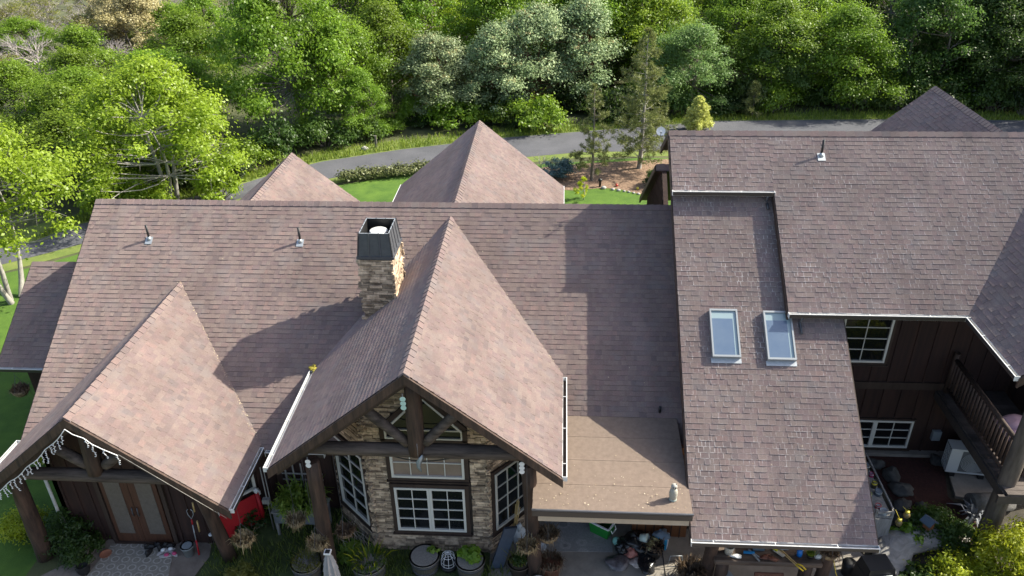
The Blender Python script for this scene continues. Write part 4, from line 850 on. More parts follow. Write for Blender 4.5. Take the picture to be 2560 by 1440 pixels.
shoe(-8.70, 11.97, 1.0, WHP, 'white slide sandal in the shoe pile by the entry', 'sandal', True); shoe(-8.56, 12.03, .3, WHP, 'second white slide sandal nearer the grey pot', 'sandal', True)
PK = mat('pink_strap', (.50, .06, .16), .6); shoe(-8.58, 11.86, .2, PK, 'pink and grey shoe in front of the white sandals', 'sandal', True); shoe(-8.42, 11.93, -.5, PK, 'pink and grey shoe touching the grey pot', 'sandal', True)
mb = MB(); mb.lathe([(.0, .0), (.10, .0), (.13, .03), (.12, .03), (.10, .012), (0, .012)], n=18); tag(mb.build('saucer', TERRA, loc=(-9.93, 11.85, .024)), 'terracotta plant saucer lying on the edge of the entry rug', 'saucer')
def pot(name, loc, r, h, m, label, cat='pot', rb=.75, soil=SOIL, plant=None, rim=.015, n=20):
    root = thing(name, loc, label, cat); mb = MB(); mb.lathe([(r*rb, 0), (r, h), (r+rim, h), (r+rim, h-.03), ], n=n); mb.lathe([(r+rim, h), (r-.02, h), (r-.03, h-.06)], n=n); mb.build('body', m, root, local=True)
    if soil: mb = MB(); mb.lathe([(r-.015, h-.05), (r*.5, h-.035), (0, h-.03)], n=n); mb.build('soil', soil, root, local=True)
    if plant: plant(root, h)
    return root
def stalks(root, z, n, R, H, m, seed, wd=.008, droop=.0, name='plant', spread=1.):
    r = random.Random(seed); mb = MB()
    for _ in range(n):
        a = r.uniform(0, 6.28); q = R*math.sqrt(r.random()); p = V((math.cos(a)*q, math.sin(a)*q, z)); h = H*r.uniform(.4, 1.1); d = V((math.cos(a), math.sin(a), 0))*h*spread*r.uniform(.1, .9)+rdir(r)*h*.3
        m1 = p+d*.5+V((0, 0, h*.7)); e = p+d+V((0, 0, h*(1-droop*r.random()*2))); s = V((-math.sin(a), math.cos(a), 0))*wd; t = r.random()
        mb.face([p-s, p+s, m1+s, m1-s], 0, t); mb.face([m1-s, m1+s, e+s*.3, e-s*.3], 0, t)
    return mb.build(name, m, root, local=True)
def leafy(root, z, R, H, n, per, leaf, m, seed, name='plant', asp=.6):
    r = random.Random(seed); L = Leaves()
    for _ in range(n): a = r.uniform(0, 6.28); q = R*math.sqrt(r.random())*.8; L.cluster((math.cos(a)*q, math.sin(a)*q, z+H*r.uniform(.1, .9)), R*.45, per, leaf, r, .8, asp=asp)
    return L.mb.build(name, m, root, local=True)
pot('plant_pot', (-8.07, 11.95, .012), .13, .28, PLGREY, 'grey plastic pot of dry soil beside the shoe pile')
def grab():
    root = thing('reacher_tool', (-7.85, 11.95, 0), 'red and silver reacher tool leaning beside the grey pot', 'tool'); a, b = V((0, 0, .01)), V((-.12, .30, .98))
    mb = MB(); mb.tube([a, a.lerp(b, .35)], .018, 8); mb.tube([a.lerp(b, .72), a.lerp(b, .85)], .017, 8); mb.build('handle', REDP, root, local=True)
    mb = MB(); mb.tube([a.lerp(b, .35), a.lerp(b, .72)], .013, 8); mb.build('shaft', LEAD, root, local=True)
    mb = MB()
    for s in (-1, 1): mb.tube([a.lerp(b, .85), b+V((s*.06, 0, -.06)), b+V((s*.07, 0, .05)), b+V((s*.03, 0, .1))], .008, 6)
    mb.build('jaw', LEAD, root, local=True)
grab()
root = thing('bamboo_chime', (-7.74, 12.12, 2.3), 'hanging chime of three pale bamboo tubes in front of the entry wall', 'wind chime')
mb = MB(); mb.tube([(0, 0, 0), (-.06, 0, -1.85)], .004, 4); mb.build('string', BLACKP, root, local=True)
for z0, z1 in ((-.72, -.66), (-1.15, -.88), (-1.75, -1.42)): mb = MB(); mb.tube([(-.03*-z0, 0, z0), (-.03*-z1, 0, z1)], .018, 8); mb.build('tube', mat('bamboo', (.55, .38, .15), .5), root, local=True)
root = thing('disc_chime', (-7.50, 12.02, 2.3), 'thin string with two white discs hanging before the corner window', 'wind chime')
mb = MB(); mb.tube([(0, 0, 0), (.02, 0, -2.0)], .004, 4); mb.build('string', LEAD, root, local=True)
for z in (-.95, -1.72): mb = MB(); mb.lathe([(0, 0), (.055, .0), (.055, .012), (0, .014)], (.01, 0, z), 14); mb.build('disc', WHP, root, local=True)
root = thing('watering_can', (-7.62, 12.55, 0), 'dark teal watering can against the entry wall', 'watering can'); mb = MB(); mb.lathe([(.14, 0), (.15, .3), (.13, .33), (.09, .36)], n=16); mb.build('body', mat('teal_plastic', (.015, .10, .10), .5), root, local=True)
mb = MB(); mb.tube([(.13, 0, .08), (.3, -.05, .32)], [.03, .02], 8); mb.tube([(-.1, 0, .36), (-.2, 0, .3), (-.14, 0, .1)], .015, 6); mb.build('spout', mat('teal_plastic_b', (.015, .10, .10), .5), root, local=True)
# red folded board leaning on the corner wall
root = thing('folded_red_board', (-7.12, 12.62, 0), 'red board with rolled red ends and white corner caps leaning below the corner window', 'board')
pB = lambda u, z: V((-.33, -.30, 0))+FD*u+FN*(.10-.11*z)+V((0, 0, z))
mb = MB(); a, b, c, d = pB(.05, .12), pB(.92, .12), pB(.92, .86), pB(.05, .86); mb.prism([a, b, c, d], FN*-.03); mb.build('panel', REDP, root, local=True)
for u in (0, .98): mb = MB(); mb.tube([pB(u, .02), pB(u, .92)], .05, 10); mb.build('roll', REDP, root, local=True); mb = MB(); mb.blob(pB(u, .94), (.07, .06, .07), 0, 10, 7, .15, 4); mb.blob(pB(u+.05, .86), (.04, .04, .08), 0, 10, 7, .1, 4); mb.build('corner_cap', WHP, root, local=True)
# trellis, trough planter
root = thing('trellis', (-5.8, 13.44, 0), 'white wooden lattice panel on the dark wall behind the planter trough', 'trellis'); mb = MB()
for z in (.50, .72, .92, 1.10): mb.box((0, 0, z), (.95, .02, .035))
for k in range(5): mb.box((-.38+k*.19, -.012, .72), (.035, .014, 1.4))
mb.build('lattice', GREYW, root, local=True)
root = thing('planter_trough', (-5.70, 12.82, 0), 'raised grey planter trough overflowing with green plants left of the bay', 'planter'); mb = MB(); mb.box((0, 0, .55), (1.15, .45, .34)); mb.build('trough', mat('grey_metal_trough', (.10, .11, .125), .6, (.15, .16, .18), 4), root, local=True)
for x in (-.54, .54):
    for y in (-.2, .2): mb = MB(); mb.box((x, y, .19), (.05, .05, .38)); mb.build('leg', GREYW, root, local=True)
mb = MB(); mb.box((0, 0, .725), (1.22, .52, .025)); mb.box((0, 0, .75), (1.05, .36, .03)); mb.build('rim', GREYW, root, local=True)
stalks(root, .74, 420, .42, .45, L_GRASS, 4, .012, .6); leafy(root, .74, .5, .35, 14, 90, .08, L_GRASS, 5)
mb = MB(); mb.tube([(0, 0, 0), (0, 0, 1.9)], .014, 6); mb.tube([(.06, .02, 0), (.06, .02, 1.9)], .012, 6); mb.box((.0, -.04, .95), (.16, .1, .12)); tag(mb.build('bird_feeder_pole', GREYW, loc=(-6.42, 12.75, 0)), 'grey metal pole with small white box by the trough planter', 'pole')
# hanging baskets
def basket(x, y, z, top, r, m, seed, label, trail=.10, H=.16, n=230):
    root = thing('hanging_basket', (x, y, z), label, 'hanging basket', 'hanging baskets'); mb = MB(); mb.lathe([(.02, -r*1.0), (r*.6, -r*.8), (r*.92, -r*.35), (r, 0), (r*.9, .0), (r*.8, -.06), (0, -.04)], n=18); mb.build('liner', COIR, root, local=True)
    mb = MB(); rr = random.Random(seed)
    for k in range(3): a = k*2.1+.5; mb.tube([(math.cos(a)*r, math.sin(a)*r, 0), (0, 0, .42)], .004, 4, 0, False)
    mb.tube([(0, 0, .42), (0, 0, top-z)], .004, 4, 0, False); mb.build('hanger', DKMET, root, local=True)
    stalks(root, -.05, n, r*.95, H, m, seed, .009, .9)
basket(-6.26, 11.12, 1.5, 2.38, .20, L_DRY, 1, 'hanging basket of dry yellow stalks at the corner of the left gable eave')
basket(-5.35, 11.67, 1.5, 3.35, .19, L_DRY, 2, 'hanging basket of straw coloured stalks in front of the trough planter')
basket(-4.82, 11.27, 1.3, 3.5, .20, L_DRY, 3, 'hanging basket of dry stalks in front of the left log post of the big gable')
basket(-4.30, 11.52, 1.4, 3.5, .18, L_BROWN, 4, 'hanging basket with mossy rim just right of the left log post')
basket(-.12, 11.63, 1.4, 2.5, .22, L_BROWN, 5, 'hanging basket of brown growth under the left corner of the flat canopy')
basket(-.53, 11.30, 1.4, 3.5, .19, L_DRY, 6, 'hanging basket of grey stalks in front of the right log post of the big gable')
basket(5.44, 11.42, 1.4, 2.2, .19, L_BROWN, 7, 'hanging basket under the low gutter at the right end of the bench')
basket(-13.76, 15.68, 1.6, 2.1, .22, L_BROWN, 8, 'hanging basket below the gutter of the small side roof')
basket(2.62, 12.6, 1.3, 2.6, .20, L_BROWN, 9, 'dark hanging basket against the cedar wall under the canopy')
# planters along the bay
STAVE = mat('barrel_staves', (.14, .125, .11), .85, (.25, .235, .22), 8, .4, 24, (6, 6, .5))
def barrel(x, y, r, h, label, plant, soil=SOIL):
    root = pot('half_barrel', (x, y, 0), r, h, STAVE, label, 'planter', .86, soil, plant, .02, 24); mb = MB(); mb.lathe([(r*.885+.012, h*.2), (r*.91+.012, h*.32)], n=24); mb.lathe([(r*.97+.012, h*.72), (r*.985+.012, h*.84)], n=24); mb.build('hoop', DKMET, root, local=True)
barrel(-5.25, 11.5, .31, .45, 'half barrel of grey green moss beside the left log post', lambda o, h: stalks(o, h-.05, 500, .28, .16, L_OLIVE, 3, .008, .4))
barrel(-3.92, 11.58, .36, .45, 'half barrel of tall grassy plants left of the bay front', lambda o, h: (stalks(o, h-.06, 380, .32, .24, L_OAKD, 5, .009, .8), stalks(o, h-.06, 30, .3, .42, L_LIME, 6, .012, .1, 'flower_spike')))
barrel(-2.76, 11.80, .31, .42, 'half barrel of bare soil with one leafy seedling under the bay window', lambda o, h: leafy(o, h-.03, .13, .1, 7, 14, .09, L_GRASS, 7).__setattr__('location', (.17, .12, 0)))
barrel(-1.77, 11.74, .30, .42, 'half barrel full of leafy greens under the bay window', lambda o, h: leafy(o, h-.06, .26, .26, 12, 60, .12, L_OAK, 8, asp=.75))
root = thing('wire_cloche', (-2.26, 11.85, 0), 'pale wire cloche standing on a dark pot between two half barrels', 'cloche'); mb = MB(); mb.lathe([(.15, 0), (.21, .16), (.19, .16)], n=18); mb.build('pot', BLACKP, root, local=True); mb = MB()
for k in range(9): a = k*math.pi*2/9; mb.tube([(math.cos(a)*q, math.sin(a)*q, z) for q, z in ((.16, .16), (.155, .32), (.12, .42), (.05, .48), (0, .49))], .006, 4, 0, False)
for q, z in ((.158, .25), (.13, .40), (.16, .17)): mb.tube([(math.cos(t*.524)*q, math.sin(t*.524)*q, z) for t in range(13)], .006, 4, 0, False)
mb.build('wire_dome', WHP, root, local=True)
root = thing('patio_umbrella', (-4.37, 10.6, 0), 'closed pale grey patio umbrella with a small solar cap', 'umbrella'); mb = MB(); mb.tube([(0, 0, 0), (0, 0, 1.75)], .02, 8); mb.build('pole', LEAD, root, local=True)
mb = MB(); n = 24; bI = len(mb.v); pr = [(.03, 1.74), (.05, 1.66), (.085, 1.55), (.075, 1.54), (.11, 1.40), (.10, 1.39), (.13, 1.22), (.12, 1.2), (.15, .9), (.12, .6)]
for q, z in pr:
    for j in range(n): a = 2*math.pi*j/n; k = q*(1+.28*(1 if j % 3 == 0 else -.5)); mb.v.append((math.cos(a)*k, math.sin(a)*k, z))
for i in range(len(pr)-1):
    for j in range(n): mb.idx(bI, (i*n+j, i*n+(j+1) % n, (i+1)*n+(j+1) % n, (i+1)*n+j), 0, 0, False)
mb.build('canopy', mat('grey_canvas', (.27, .26, .27), .85, (.33, .32, .33), 6), root, local=True); mb = MB(); mb.box((0, 0, 1.77), (.13, .13, .03)); mb.build('cap', WHP, root, local=True); mb = MB(); mb.box((0, 0, 1.789), (.09, .09, .012)); mb.build('solar_cell', BLACKP, root, local=True)
root = thing('padded_board', (-1.2, 12.0, 0), 'dark blue padded board leaning against the right side of the bay', 'cushion'); mb = MB(); a = V((-.17, -.10, .03)); e1 = V((.27, .05, 0)); e2 = V((.30, .33, .86)); nn = e1.cross(e2).normalized()
mb.prism([a, a+e1, a+e1+e2, a+e2], nn*.09); o = mb.build('pad', NAVY, root, local=True); bv = o.modifiers.new('b', 'BEVEL'); bv.width = .025; bv.segments = 3
r = random.Random(21)
for k in range(6): mb = MB(); b = V((-.92+r.uniform(-.06, .06), 12.7+r.uniform(-.1, .1), 0)); mb.tube([b, b+V((.10+r.uniform(-.03, .08), .12, 1.1+r.uniform(-.2, .15)))], .012, 6); tag(mb.build('bamboo_stake', bpy.data.materials['bamboo'], loc=b, world=True), 'thin bamboo stake leaning in the bundle right of the bay', 'stake', 'bamboo stakes by the bay')
mb = MB(); mb.blob((0, 0, .3), (.17, .10, .32), 0, 12, 10, .12, 6); mb.blob((.02, -.06, .62), (.07, .05, .1), 0, 8, 6, .2, 3); tag(mb.build('garden_sack', mat('silver_sack', (.42, .46, .50), .35, (.58, .60, .62), 5, .3), loc=(-.78, 12.55, 0)), 'silvery grey plastic sack leaning beside the bamboo stakes', 'sack')
mb = MB(); mb.blob((0, 0, .18), (.09, .07, .2), 0, 10, 8, .1, 2); tag(mb.build('garden_sack', mat('blue_sack', (.02, .06, .32), .4), loc=(-.72, 12.25, 0)), 'small blue bag behind the potted shrub', 'sack')
pot('plant_pot', (-.73, 11.78, .012), .23, .34, mat('brown_plastic', (.06, .045, .035), .6), 'brown pot with a small leafy shrub by the right log post', plant=lambda o, h: (leafy(o, h-.02, .2, .34, 10, 60, .05, L_BUSH, 4), stalks(o, h, 60, .18, .3, L_OLIVE, 5)))
pot('plant_pot', (-.07, 11.80, .012), .25, .36, mat('rust_pot', (.16, .055, .03), .7, (.24, .09, .05), 6), 'rusty red pot full of twigs in front of the patio rug', plant=lambda o, h: stalks(o, h-.04, 420, .23, .2, L_BROWN, 6, .006, .9))
pot('plant_pot', (-.31, 11.35, .012), .17, .28, mat('white_pot', (.60, .58, .54), .6), 'white pot with ribbed interior at the bottom edge by the log post', soil=BLACKP)
mb = MB(); mb.tube([(0, 0, .3), (.28, .25, .95)], .010, 6); mb.blob((.285, .255, .97), (.03, .03, .03), 1, 8, 6, 0); tag(mb.build('garden_stake', [GREYW, REDP], loc=(-.6, 11.7, 0)), 'thin stick with red tip stuck in the pot by the log post', 'stake')
mb = MB(); mb.lathe([(.08, 0), (.10, .2), (.11, .2), (.09, .17), (0, .17)], n=16); tag(mb.build('bucket', WHP, loc=(-.27, 12.35, .012)), 'small white bucket below the brown hanging basket', 'bucket')
# patio clutter
root = thing('storage_tote', (1.08, 13.02, .012), 'green open tote with white rim and handle on the patio', 'tote', rz=-.55); mb = MB(); w_, d_, h_ = .50, .34, .34
P0 = [(-w_/2*.86, -d_/2*.86, 0), (w_/2*.86, -d_/2*.86, 0), (w_/2*.86, d_/2*.86, 0), (-w_/2*.86, d_/2*.86, 0)]; P1 = [(-w_/2, -d_/2, h_), (w_/2, -d_/2, h_), (w_/2, d_/2, h_), (-w_/2, d_/2, h_)]
for i in range(4): j = (i+1) % 4; mb.face([P0[i], P0[j], P1[j], P1[i]]); mb.face([V(P1[i])*.97, V(P1[j])*.97, V(P0[j])*.95+V((0, 0, .02)), V(P0[i])*.95+V((0, 0, .02))])
mb.face([(a*.95, b*.95, .02) for a, b, c in P0]); mb.build('tub', mat('green_plastic', (.015, .20, .03), .45), root, local=True)
mb = MB()
for i in range(4): mb.bar(P1[i], P1[(i+1) % 4], .035, .03)
mb.tube([(.27, -.09, .28), (.31, -.09, .2), (.31, .09, .2), (.27, .09, .28)], .012, 6); mb.build('rim', WHP, root, local=True); mb = MB(); mb.blob((-.1, .02, .3), (.12, .1, .08), 0, 10, 6, .2, 3); mb.build('cardboard', mat('cardboard', (.35, .22, .12), .9), root, local=True)
ball(1.39, 12.68, .012, .095, mat('mint_rubber', (.22, .50, .42), .45, (.26, .54, .46), 3), 'mint green ball on the patio left of the black bags')
def bag(name, x, y, rad, m, seed, label, z=.0, amp=.16):
    mb = MB(); mb.blob((0, 0, rad[2]*.8), rad, 0, 22, 14, amp, seed, -rad[2]*.8); return tag(mb.build(name, m, loc=(x, y, .012+z)), label, 'bag')
bag('bin_bag', 1.82, 12.62, (.34, .28, .17), BAGBLK, 3, 'large black bin bag in the middle of the patio pile'); bag('bin_bag', 2.02, 12.10, (.17, .30, .10), BAGBLK, 5, 'limp black bin bag trailing toward the camera from the pile'); bag('bin_bag', 1.52, 12.48, (.16, .18, .14), BAGBLK, 8, 'small black bag behind the reddish bag')
bag('garden_sack', 1.70, 12.38, (.15, .14, .11), mat('red_netting', (.30, .08, .06), .6, (.42, .18, .14), 12, .5), 9, 'crumpled red and pink bag among the black bags')
bag('soil_bag', 1.38, 12.10, (.27, .21, .08), mat('printed_soil_bag', (.04, .03, .035), .35, (.17, .16, .17), 9), 11, 'flat dark plastic sack with grey print in front of the pile', amp=.10); bag('paper_scrap', 1.78, 12.16, (.13, .12, .03), mat('pale_litter', (.36, .28, .24), .8, (.62, .55, .5), 18), 13, 'loose pale litter between the dark sack and the limp bag')
pot('plant_pot', (2.16, 12.42, .012), .23, .27, BLACKP, 'black tub crammed with oddments at the right of the pile', plant=lambda o, h: (stalks(o, h-.03, 160, .2, .14, L_BROWN, 7, .015, .9), leafy(o, h-.02, .17, .1, 5, 26, .07, L_CREAM, 9)))
root = thing('shopping_bag', (2.37, 12.66, .012), 'blue and white plastic bag stuffed with clothes by the cedar wall', 'bag'); mb = MB(); mb.box((0, 0, .17), (.26, .16, .34), 0, -.3, 0, 1.12); mb.build('sleeve', mat('cyan_plastic', (.02, .30, .55), .35, (.03, .36, .62), 5), root, local=True); mb = MB(); mb.box((.10, -.02, .2), (.09, .18, .30), 0, -.3, 0, 1.1); mb.build('side_panel', WHP, root, local=True); mb = MB(); mb.blob((0, 0, .36), (.17, .13, .09), 0, 14, 8, .22, 4); mb.build('cloth', mat('grey_blue_cloth', (.13, .17, .22), .9), root, local=True)
root = thing('enamel_bucket', (1.98, 12.62, .30), 'pale mint bucket lying on top of the black bags', 'bucket'); mb = MB(); mb.tube([(-.07, 0, 0), (.07, -.06, .05)], [.085, .105], 16); mb.build('body', mat('pale_mint', (.50, .58, .52), .5), root, local=True); mb = MB(); mb.tube([(.1, -.12, .1), (.12, .0, .16), (.1, .08, .1)], .006, 5); mb.build('handle', DKMET, root, local=True)
root = thing('folded_chairs', (1.62, 13.45, .012), 'dark folded frame leaning in the shade behind the pile', 'frame'); mb = MB()
for k in range(4): mb.bar((-.3+.2*k, 0, 0), (-.2+.2*k, .25, .85), .03, .03)
mb.bar((-.3, .0, .2), (.35, .05, .2), .03, .03); mb.build('frame', DKMET, root, local=True); mb = MB(); mb.bar((-.28, -.08, 0), (-.26, .02, .75), .03, .02); mb.build('yellow_rod', bpy.data.materials['bamboo'], root, local=True)
mb = MB(); mb.tube([(-.16, 0, 0), (-.12, .02, .3), (.12, .02, .32), (.16, 0, .02), (-.16, 0, 0)], .008, 5); tag(mb.build('wire_stand', LEAD, loc=(2.62, 12.1, .012)), 'bent square wire frame standing on the patio slab', 'frame')
pot('plant_pot', (2.86, 11.72, .012), .24, .28, mat('blue_grey_pot', (.06, .07, .10), .5), 'dark pot of tangled dry stems left of the bench', plant=lambda o, h: stalks(o, h-.03, 420, .24, .28, L_BROWN, 12, .009, .9))
# owl decoy on the canopy
root = owl = thing('owl_decoy', (2.25, 11.33, 2.72), 'pale owl decoy standing on the flat canopy roof near its right corner', 'owl decoy'); mb = MB(); mb.lathe([(.075, 0), (.085, .05), (.10, .14), (.105, .24), (.085, .33), (.06, .37)], n=16); mb.build('body', mat('owl_plaster', (.40, .38, .32), .8, (.26, .25, .21), 20, .4), root, local=True)
mb = MB(); mb.blob((0, 0, .43), (.078, .075, .085), 0, 14, 9, .0)
for s in (-1, 1): mb.lathe([(.022, 0), (0, .05)], (s*.05, 0, .49), 6)
mb.lathe([(.012, 0), (0, -.03)], (0, -.078, .43), 5)
for s in (-1, 1): mb.blob((s*.03, -.066, .445), (.02, .015, .02), 1, 8, 6, 0)
mb.build('head', [mat('owl_head', (.42, .40, .36), .8, (.30, .28, .25), 20), BLACKP], root, local=True); mb = MB(); mb.lathe([(.09, 0), (.10, .02), (.085, .06), (.07, .07)], n=10); mb.build('base', mat('owl_base', (.22, .27, .24), .8, (.36, .40, .36), 14), root, local=True)
owl.scale = (.78,)*3
# log bench and what lies on it
root = thing('log_bench', (4.35, 11.72, 0), 'thick wooden slab bench under the low gutter', 'bench'); mb = MB(); mb.box((0, 0, .86), (2.15, .46, .12)); o = mb.build('slab', mat('bench_wood', (.07, .045, .032), .7, (.14, .10, .075), 5, .3, 20, (.4, 3, 3)), root, local=True); o.modifiers.new('b', 'BEVEL').width = .02
for x in (-.85, .85): mb = MB(); mb.tube([(x, 0, 0), (x, 0, .8)], .13, 10); mb.build('leg', LOG, root, local=True)
bz = .93
root = thing('enamel_pitcher', (3.58, 11.72, bz), 'white bucket like pitcher at the left end of the bench', 'pitcher'); mb = MB(); mb.lathe([(.085, 0), (.11, .2), (.12, .21), (.10, .2), (.08, .03), (0, .02)], n=18); mb.build('body', mat('off_white_enamel', (.55, .53, .48), .4), root, local=True); mb = MB(); mb.tube([(-.12, 0, .2), (0, -.13, .05), (.12, 0, .2)], .006, 5); mb.build('handle', LEAD, root, local=True)
bag('cloth_rag', 3.72, 11.6, (.11, .05, .02), WHP, 3, 'white rag beside the pitcher on the bench', bz)
mb = MB(); mb.bar((-.12, .0, .02), (.10, -.02, .03), .05, .03); mb.tube([(.08, -.02, .03), (.2, -.16, .03)], .012, 6, 1); tag(mb.build('pruning_saw', [mat('bright_blue_plastic', (.02, .22, .5), .4), LEAD], loc=(4.0, 11.72, bz)), 'blue and silver pruning tool lying on the bench', 'tool')
mb = MB(); mb.bar((0, .12, .02), (.16, -.18, .02), .035, .02); tag(mb.build('knife', LEAD, loc=(4.0, 11.68, bz)), 'long silver blade lying on the bench beside the blue tool', 'tool')
mb = MB(); mb.box((0, 0, .04), (.24, .16, .08)); mb.box((0, 0, .082), (.2, .03, .01), 1); mb.box((.0, .05, .082), (.2, .03, .01), 1); tag(mb.build('seed_tray', [mat('slate_plastic', (.10, .14, .17), .5), LEAD], loc=(4.2, 11.86, bz)), 'slate blue seed tray at the back of the bench', 'tray')
for k, (x, y, a) in enumerate(((4.28, 11.60, .3), (4.42, 11.57, -.4))): mb = MB(); mb.blob((0, 0, .03), (.11, .06, .03), 0, 12, 6, .2, k+4); mb.blob((.09, .03, .025), (.06, .02, .02), 0, 8, 5, .1, k); tag(mb.build('leather_glove', mat('brown_leather', (.13, .04, .022), .6, (.19, .07, .04), 9), loc=(x, y, bz), rz=a) if k == 0 else mb.build('leather_glove', bpy.data.materials['brown_leather'], loc=(x, y, bz), rz=a), ('left', 'right')[k]+'most of the two reddish brown leather gloves on the bench', 'glove')
mb = MB(); mb.bar((-.1, .1, .02), (.06, -.08, .03), .09, .012); mb.bar((-.12, .13, .03), (-.05, .05, .035), .05, .03, 1); tag(mb.build('putty_knife', [mat('cream_blade', (.5, .46, .38), .5), mat('yellow_grip', (.6, .55, .03), .5)], loc=(4.62, 11.72, bz)), 'wide pale scraper with yellow grip on the bench', 'tool')
mb = MB(); mb.bar((-.12, .14, .03), (.14, -.24, .02), .018, .014, 0); mb.bar((-.07, .14, .035), (.17, -.22, .02), .018, .014, 0); mb.tube([(.14, -.24, .02), (.20, -.30, .0), (.28, -.33, -.05)], .016, 6, 1); mb.tube([(.17, -.22, .02), (.27, -.24, 0), (.34, -.30, -.05)], .016, 6, 1); tag(mb.build('loppers', [bpy.data.materials['bamboo'], mat('yellow_handle', (.65, .45, .02), .45)], loc=(4.72, 11.68, bz)), 'long loppers with yellow grips hanging over the bench edge', 'tool')
bag('folded_cloth', 4.72, 11.88, (.13, .09, .04), mat('pale_grey_cloth', (.36, .39, .41), .8), 5, 'pale grey bundle at the back of the bench', bz)
root = thing('spray_bottle', (5.0, 11.7, bz), 'bright blue spray bottle with white trigger on the bench', 'bottle'); mb = MB(); mb.lathe([(.055, 0), (.06, .1), (.05, .15), (.02, .18)], n=14); mb.build('body', mat('spray_blue', (.01, .16, .55), .3), root, local=True); mb = MB(); mb.box((.02, 0, .21), (.11, .04, .05)); mb.box((.05, 0, .17), (.015, .02, .05)); mb.build('trigger', WHP, root, local=True)
pot('plant_pot', (5.2, 11.66, bz), .065, .09, BLACKP, 'small black pot of fine green herb on the bench', plant=lambda o, h: stalks(o, h-.02, 160, .06, .2, L_GRASS, 4, .004, .2))
root = thing('enamel_kettle', (5.36, 11.7, bz), 'pale grey kettle like pot at the right end of the bench', 'pot'); mb = MB(); mb.lathe([(.09, 0), (.105, .07), (.085, .13), (.075, .13), (.08, .09), (0, .08)], n=16); mb.build('body', mat('pale_grey_enamel', (.42, .46, .50), .4), root, local=True); mb = MB(); mb.tube([(.1, 0, .06), (.17, -.02, .13)], [.02, .012], 6); mb.tube([(-.09, 0, .12), (-.15, 0, .08), (-.1, 0, .03)], .008, 5); mb.build('spout', mat('pale_grey_enamel_b', (.42, .46, .50), .4), root, local=True)
root = thing('garden_chair', (4.28, 11.2, 0), 'dark red brown slatted wooden chair pushed up to the bench', 'chair'); CH = mat('red_brown_wood', (.075, .028, .020), .6, (.11, .045, .032), 5, .2, 20, (1, 1, .3)); mb = MB()
for k in range(7): mb.box((-.22+k*.073, -.02, .74), (.045, .02, .38))
mb.box((0, -.02, .95), (.56, .035, .06)); mb.box((0, -.02, .54), (.54, .03, .05)); mb.build('backrest', CH, root, local=True); mb = MB()
for k in range(6): mb.box((0, -.48+k*.085, .44), (.5, .07, .025))
mb.build('seat', CH, root, local=True)
for x in (-.26, .26):
    for y, h in ((-.02, .95), (-.5, .6)): mb = MB(); mb.box((x, y, h/2), (.05, .05, h)); mb.build('leg', CH, root, local=True)
    mb = MB(); mb.box((x, -.28, .62), (.07, .5, .03)); mb.build('armrest', mat('orange_stained_arm', (.26, .09, .05), .5) if x < 0 else bpy.data.materials['orange_stained_arm'], root, local=True)
mb = MB(); mb.box((0, 0, .15), (.28, .28, .3), 0, .4); mb.box((0, -.01, .305), (.3, .3, .02), 1, .4); tag(mb.build('storage_box', [mat('slate_box', (.07, .09, .12), .5), PLGREY], loc=(3.6, 11.6, .012)), 'slate blue lidded box on the floor under the bench', 'box')
pot('plant_pot', (5.0, 11.3, .012), .21, .34, mat('stone_white_pot', (.42, .43, .41), .7), 'large pale grey round pot in front of the bench'); pot('plant_pot', (5.42, 11.25, .012), .15, .24, BLACKP, 'black pot of soil right of the large pale pot')
mb = MB(); mb.prism([(-.1, -.2, 0), (.02, -.22, 0), (.1, .05, .25), (0, .07, .25)], (0, 0, .05)); tag(mb.build('paving_slab', GREYW, loc=(5.02, 10.95, .012)), 'pair of grey slabs leaning in front of the pale pot', 'slab')
mb = MB(); mb.tube([(5.55, 11.4, 1.2), (5.62, 11.3, .9), (5.9, 11.3, .35), (6.2, 11.2, .02), (6.3, 10.7, .02)], .007, 5); tag(mb.build('yellow_cord', mat('yellow_cord', (.5, .38, .03), .5), loc=(5.55, 11.4, .02), world=True), 'thin yellow cord trailing down from the last hanging basket', 'cord')
root = thing('barbecue_grill', (6.55, 11.62, .012), 'black covered barbecue grill at the corner of the patio', 'grill', rz=.15); mb = MB(); mb.box((0, 0, .42), (.62, .48, .5)); mb.build('cabinet', BLACKP, root, local=True); mb = MB(); mb.box((0, 0, .78), (.60, .46, .22), 0, 0, 0, .86); mb.build('lid', mat('black_enamel', (.015, .016, .018), .3), root, local=True); mb = MB(); mb.tube([(-.2, -.25, .76), (.2, -.25, .76)], .014, 6); mb.build('handle', LEAD, root, local=True)
for s in (-1, 1): mb = MB(); mb.tube([(s*.25, -.2, .08), (s*.25+.04*s, -.2, .08)], .08, 12); mb.build('wheel', BLACKP, root, local=True)
mb = MB(); mb.lathe([(.13, 0), (.15, .30), (.14, .33), (.05, .35), (0, .35)], n=18); tag(mb.build('round_bin', BLACKP, loc=(6.25, 12.1, .012)), 'round black bin behind the barbecue grill', 'bin')
